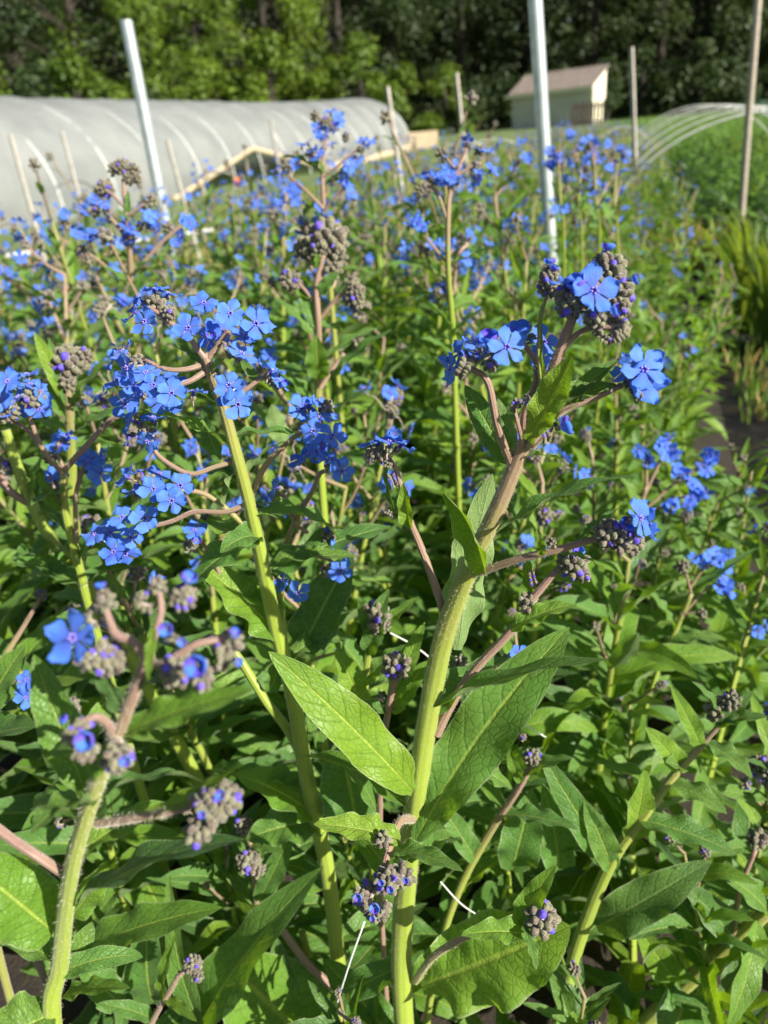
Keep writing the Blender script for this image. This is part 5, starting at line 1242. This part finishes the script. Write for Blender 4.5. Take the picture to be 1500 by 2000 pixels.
small_hero('plant at the lower right leaning rightward, thick green stem and long dark leaves',
    [(1100, 1960, .68), (1130, 1840, .66), (1190, 1690, .63), (1260, 1590, .61), (1320, 1510, .60), (1375, 1450, .59)], [15, 15, 14, 12, 10, 8], [-.1, .0, .05, .2, .4, .6],
    [([(1375, 1450, .59), (1410, 1410, .58)], (7, 6), [], [(1425, 1375, 32, 3, .8), (1400, 1390, 20, 2)])],
    [((1165, 1810, .65), (1390, 1680, .61), 90, (.0, .5, .8), 'leaf_dark'), ((1250, 1600, .61), (1438, 1668, .58), 66, (.1, .8, .6)), ((1195, 1690, .63), (1140, 1560, .60), 60, (-.2, .4, .8)), ((1230, 1640, .62), (1260, 1500, .60), 60, (.1, .2, 1), 'leaf_bright'), ((1200, 1700, .63), (1050, 1460, .60), 66, (-.3, .4, .8)),
     ((1330, 1500, .60), (1260, 1420, .58), 50, (-.2, .4, .8), 'leaf_bright'), ((1330, 1500, .60), (1300, 1490, .57), 40), ((1310, 1530, .6), (1420, 1590, .57), 56), ((1370, 1460, .59), (1310, 1340, .57), 40, (-.1, .2, 1), 'leaf_bright'), ((1380, 1450, .59), (1470, 1520, .56), 50, (.1, .8, .6)), ((1405, 1415, .58), (1500, 1400, .56), 34),
     ((1400, 1420, .58), (1470, 1350, .57), 30, (.2, .6, .6)), ((1410, 1400, .58), (1350, 1330, .57), 26)], hairs=1200)
small_hero('stout brown-green stem sprawling out of the lower right corner',
    [(1180, 2080, .74), (1330, 1930, .70), (1430, 1840, .67), (1510, 1770, .65), (1580, 1700, .63)], [18, 18, 17, 15, 13], [.2, .3, .3, .4, .5],
    [([(1430, 1845, .67), (1445, 1740, .65), (1475, 1660, .64)], (7, 6), [], [(1490, 1500, 24, 0), (1480, 1640, 20, 2)])],
    [((1440, 1840, .67), (1330, 1720, .64), 70, (-.2, .5, .8), 'leaf_dark'), ((1330, 1930, .70), (1240, 1800, .66), 66, (-.3, .3, .8), 'leaf_bright'), ((1480, 1800, .65), (1420, 2010, .62), 60, (.2, .4, .8), 'leaf_bright'), ((1340, 1930, .7), (1290, 2080, .64), 110, (.1, .6, .8)), ((1500, 1780, .65), (1400, 1700, .63), 60)], hairs=1000)
small_hero('thin tan stem with one purplish bud head, right of the thick central stem',
    [(860, 1850, .66), (900, 1730, .64), (960, 1620, .62), (1010, 1545, .60), (1035, 1500, .59)], [8, 9, 9, 8, 7], [.1, .2, .5, .8, .9],
    [([(1033, 1505, .59), (1040, 1490, .588)], (6, 5), [], [(1042, 1478, 18, 0, .8), (1020, 1440, 10, 1)])],
    [((1020, 1530, .595), (990, 1450, .58), 26, (-.4, .3, .8), 'leaf_bright'), ((1030, 1515, .59), (1120, 1480, .57), 36, (.1, .8, .5)), ((985, 1590, .61), (1130, 1620, .58), 50, (.1, .9, .4)), ((1000, 1700, .64), (1040, 1540, .62), 90, (-.1, .2, 1), 'leaf'), ((930, 1680, .63), (850, 1560, .62), 50), ((1090, 1700, .66), (1060, 1530, .62), 80, (.1, .2, 1))])
small_hero('low leafy plant at the bottom left with very broad bright leaves',
    [(640, 2120, .74), (630, 2000, .72), (610, 1900, .70), (590, 1820, .69)], [10, 10, 9, 8], [.0, .1, .2, .3],
    [([(540, 1800, .66), (600, 1880, .66), (680, 1960, .66), (760, 2060, .66)], (9, 10, 10), [], [])],
    [((660, 2080, .70), (415, 1850, .64), 230, (.1, .5, 1), 'leaf_bright'), ((360, 2060, .66), (632, 1692, .58), 120, (-.25, .7, .7), 'leaf'), ((170, 1850, .60), (435, 1772, .55), 84, (0, .8, .7), 'leaf_bright'), ((300, 1960, .66), (290, 1790, .62), 100, (0, .1, 1), 'leaf'), ((560, 1980, .7), (540, 1830, .66), 80, (.1, .2, 1), 'leaf_dark'),
     ((680, 1900, .70), (790, 1760, .66), 80, (.3, .5, .8)), ((640, 1960, .7), (720, 2080, .66), 120, (.2, .6, .8)), ((230, 1960, .62), (150, 1880, .6), 70), ((430, 2060, .66), (330, 1700, .62), 60, (-.3, .2, .9))])
small_hero('small bottom-edge plant with one pale fuzzy bud head over the long dark leaf',
    [(270, 2060, .60), (300, 1990, .585), (335, 1930, .57), (352, 1900, .565)], [6, 6.5, 6, 6], [.7, .8, .9, 1],
    [([(350, 1905, .565), (365, 1890, .56)], (6, 5), [], [(376, 1882, 17, 0, .6), (385, 1905, 15, 1, 0)])],
    [((325, 1950, .575), (385, 1995, .55), 24, (.1, .8, .6), 'leaf_bright'), ((320, 1960, .575), (345, 1820, .56), 30, (-.5, .1, .8), 'leaf_bright'), ((300, 1990, .59), (190, 1960, .57), 34)])
small_hero('bud-headed shoot half hidden behind the blurred cluster, lower left of the centre',
    [(505, 1830, .70), (500, 1740, .66), (492, 1680, .64), (488, 1640, .63)], [7, 7, 7, 6], [.6, .7, .8, .9],
    [([(490, 1650, .63), (478, 1625, .625)], (5, 5), [], [(476, 1612, 22, 1, .8), (485, 1682, 24, 0), (505, 1700, 14, 2)]), ([(495, 1690, .64), (515, 1650, .63)], (4, 4), [], [])],
    [((488, 1650, .63), (555, 1665, .61), 28), ((492, 1690, .64), (455, 1640, .62), 16), ((500, 1700, .64), (520, 1640, .62), 14), ((505, 1760, .66), (575, 1610, .62), 50, (.2, .3, .9), 'leaf')])
small_hero('stalks with crowded small blue flowers at the right of the bed, beside the dark path',
    [(1215, 1080, .98), (1245, 1010, .96), (1262, 950, .94)], [6, 6, 5], [.1, .4, .7],
    [([(1262, 950, .94), (1262, 910, .93), (1265, 895, .93)], (5, 4), [(1258, 890, 0), (1248, 882, 0), (1272, 895, 0), (1268, 905, 0)], []), ([(1255, 975, .945), (1290, 900, .935), (1300, 885, .93)], (4, 4), [(1300, 870, 0), (1292, 885, -.01), (1312, 878, 0), (1305, 855, 0), (1288, 868, 0), (1300, 892, 0), (1318, 888, .01)], []),
     ([(1245, 1010, .95), (1310, 950, .94), (1330, 930, .93)], (4, 3), [(1325, 915, 0), (1335, 925, 0), (1318, 922, 0), (1345, 935, -.01), (1352, 945, 0)], []), ([(1310, 950, .94), (1360, 915, .93), (1378, 905, .93)], (4, 3), [(1380, 885, 0), (1388, 900, 0), (1375, 908, -.01), (1392, 888, 0), (1382, 920, 0), (1370, 918, 0)], []),
     ([(1250, 1010, .95), (1320, 975, .94), (1345, 970, .93)], (4, 3), [(1352, 975, 0), (1345, 985, 0), (1360, 965, 0), (1365, 955, .0), (1376, 962, 0), (1315, 985, 0), (1308, 990, 0)], [(1312, 992, 8, 2)])],
    [((1250, 1000, .95), (1210, 930, .93), 30), ((1240, 1020, .95), (1330, 1050, .93), 34), ((1225, 1050, .96), (1300, 1000, .94), 30)])
small_hero('stalk with two blue flower clusters over the dark path at the right',
    [(1280, 1320, .88), (1320, 1230, .86), (1350, 1160, .84)], [6, 6, 5], [-.1, .2, .5],
    [([(1350, 1160, .84), (1340, 1120, .83)], (4, 3), [], [(1335, 1105, 14, 2), (1300, 1080, 8, 2)]), ([(1345, 1150, .84), (1375, 1110, .83), (1390, 1105, .83)], (4, 3), [(1358, 1090, 0), (1372, 1098, 0), (1385, 1085, 0), (1395, 1100, -.01), (1410, 1095, 0), (1420, 1105, 0), (1422, 1085, .01), (1400, 1080, .01)], []),
     ([(1330, 1205, .85), (1380, 1150, .84), (1405, 1142, .83)], (3, 3), [(1412, 1130, 0), (1418, 1145, 0), (1408, 1148, 0), (1425, 1158, 0)], []), ([(1330, 1200, .85), (1370, 1195, .84)], (3, 3), [], [(1372, 1198, 10, 2)])],
    [((1320, 1230, .86), (1260, 1150, .84), 34), ((1310, 1250, .86), (1420, 1250, .84), 30), ((1350, 1160, .84), (1480, 1070, .82), 22)])
small_hero('thin stem with a single deep blue flower right of the thick central stem',
    [(860, 1480, .56), (900, 1400, .545), (930, 1330, .53), (975, 1300, .52)], [5, 5, 5, 5], [.8, .9, 1, 1],
    [([(970, 1303, .52), (985, 1298, .518)], (4, 4), [(1013, 1277, -.005, (.3, .4, 1), .72)], [(993, 1290, 15, 2), (900, 1292, 13, 2)])])
for i, (px0, z) in enumerate(((1095, 1.35), (1130, 1.45), (1165, 1.40), (1200, 1.5))):
    lb = ['leftmost of the far flower stalks beside the tall pipe post', 'tall far flower stalk just right of the tall pipe post', 'far flower stalk between the tall pipe post and the grey stake', 'rightmost far flower stalk, left of the grey stake'][i]
    small_hero(lb, [(px0 + 6, 470, z + .06), (px0, 400, z), (px0 - 4 + (i % 2) * 9, 320, z - .01)], [3, 3, 2.5], [.1, .3, .6],
        [([(px0 - 4, 330, z), (px0 - 10 + 8 * q, 290 - 6 * q, z)], (3, 2), [(px0 + HB.uniform(-26, 26), 285 + HB.uniform(-28, 42) + (0 if i < 2 else 15), HB.uniform(-.02, .02)) for _ in range(6)], [(px0 + HB.uniform(-20, 20), 300 + HB.uniform(-20, 30), 7, 2)]) for q in range(2)]
        + [([(px0, 400, z), (px0 + HB.uniform(-30, 30), 355, z)], (3, 2), [(px0 + HB.uniform(-30, 30), 360 + HB.uniform(-25, 50), HB.uniform(-.02, .02)) for _ in range(4)], [(px0 + HB.uniform(-20, 20), 370, 7, 2)])],
        [((px0, 410, z), (px0 + 30, 370, z), 14), ((px0, 430, z), (px0 - 30, 390, z), 16)], hairs=0, group='far flower stalks by the pipe post')

# ------------------------------------------------------------------ twine of the support net
M['twine'] = simple('white_twine', (.75, .75, .74), (.82, .82, .8), 80, .5)
for pts, lb in (([(640, 2020, .60), (680, 1890, .56), (712, 1800, .55)], 'white twine running down out of the bottom edge beside the central stem'), ([(860, 1722, .58), (900, 1765, .575), (945, 1795, .57)], 'short white twine piece showing between leaves right of the central stem'),
                ([(762, 1236, .63), (810, 1262, .64), (856, 1298, .65)], 'white twine slanting behind the central stem at mid height'), ([(1012, 1408, .70), (1040, 1424, .71), (1066, 1440, .72)], 'short white twine end showing right of the big dark leaf'),
                ([(430, 1310, .62), (470, 1270, .62), (498, 1228, .62)], 'white twine between the blurred cluster and the lime-green stem')):
    P = [at(*p) for p in pts]; P0 = P[0].copy()
    o = single('garden_twine', tube_geo([p - P0 for p in P], [.0006, .0006], sides=6, n=5, mat='twine'), lb, 'twine', 'white twine of the support net'); o.location = P0
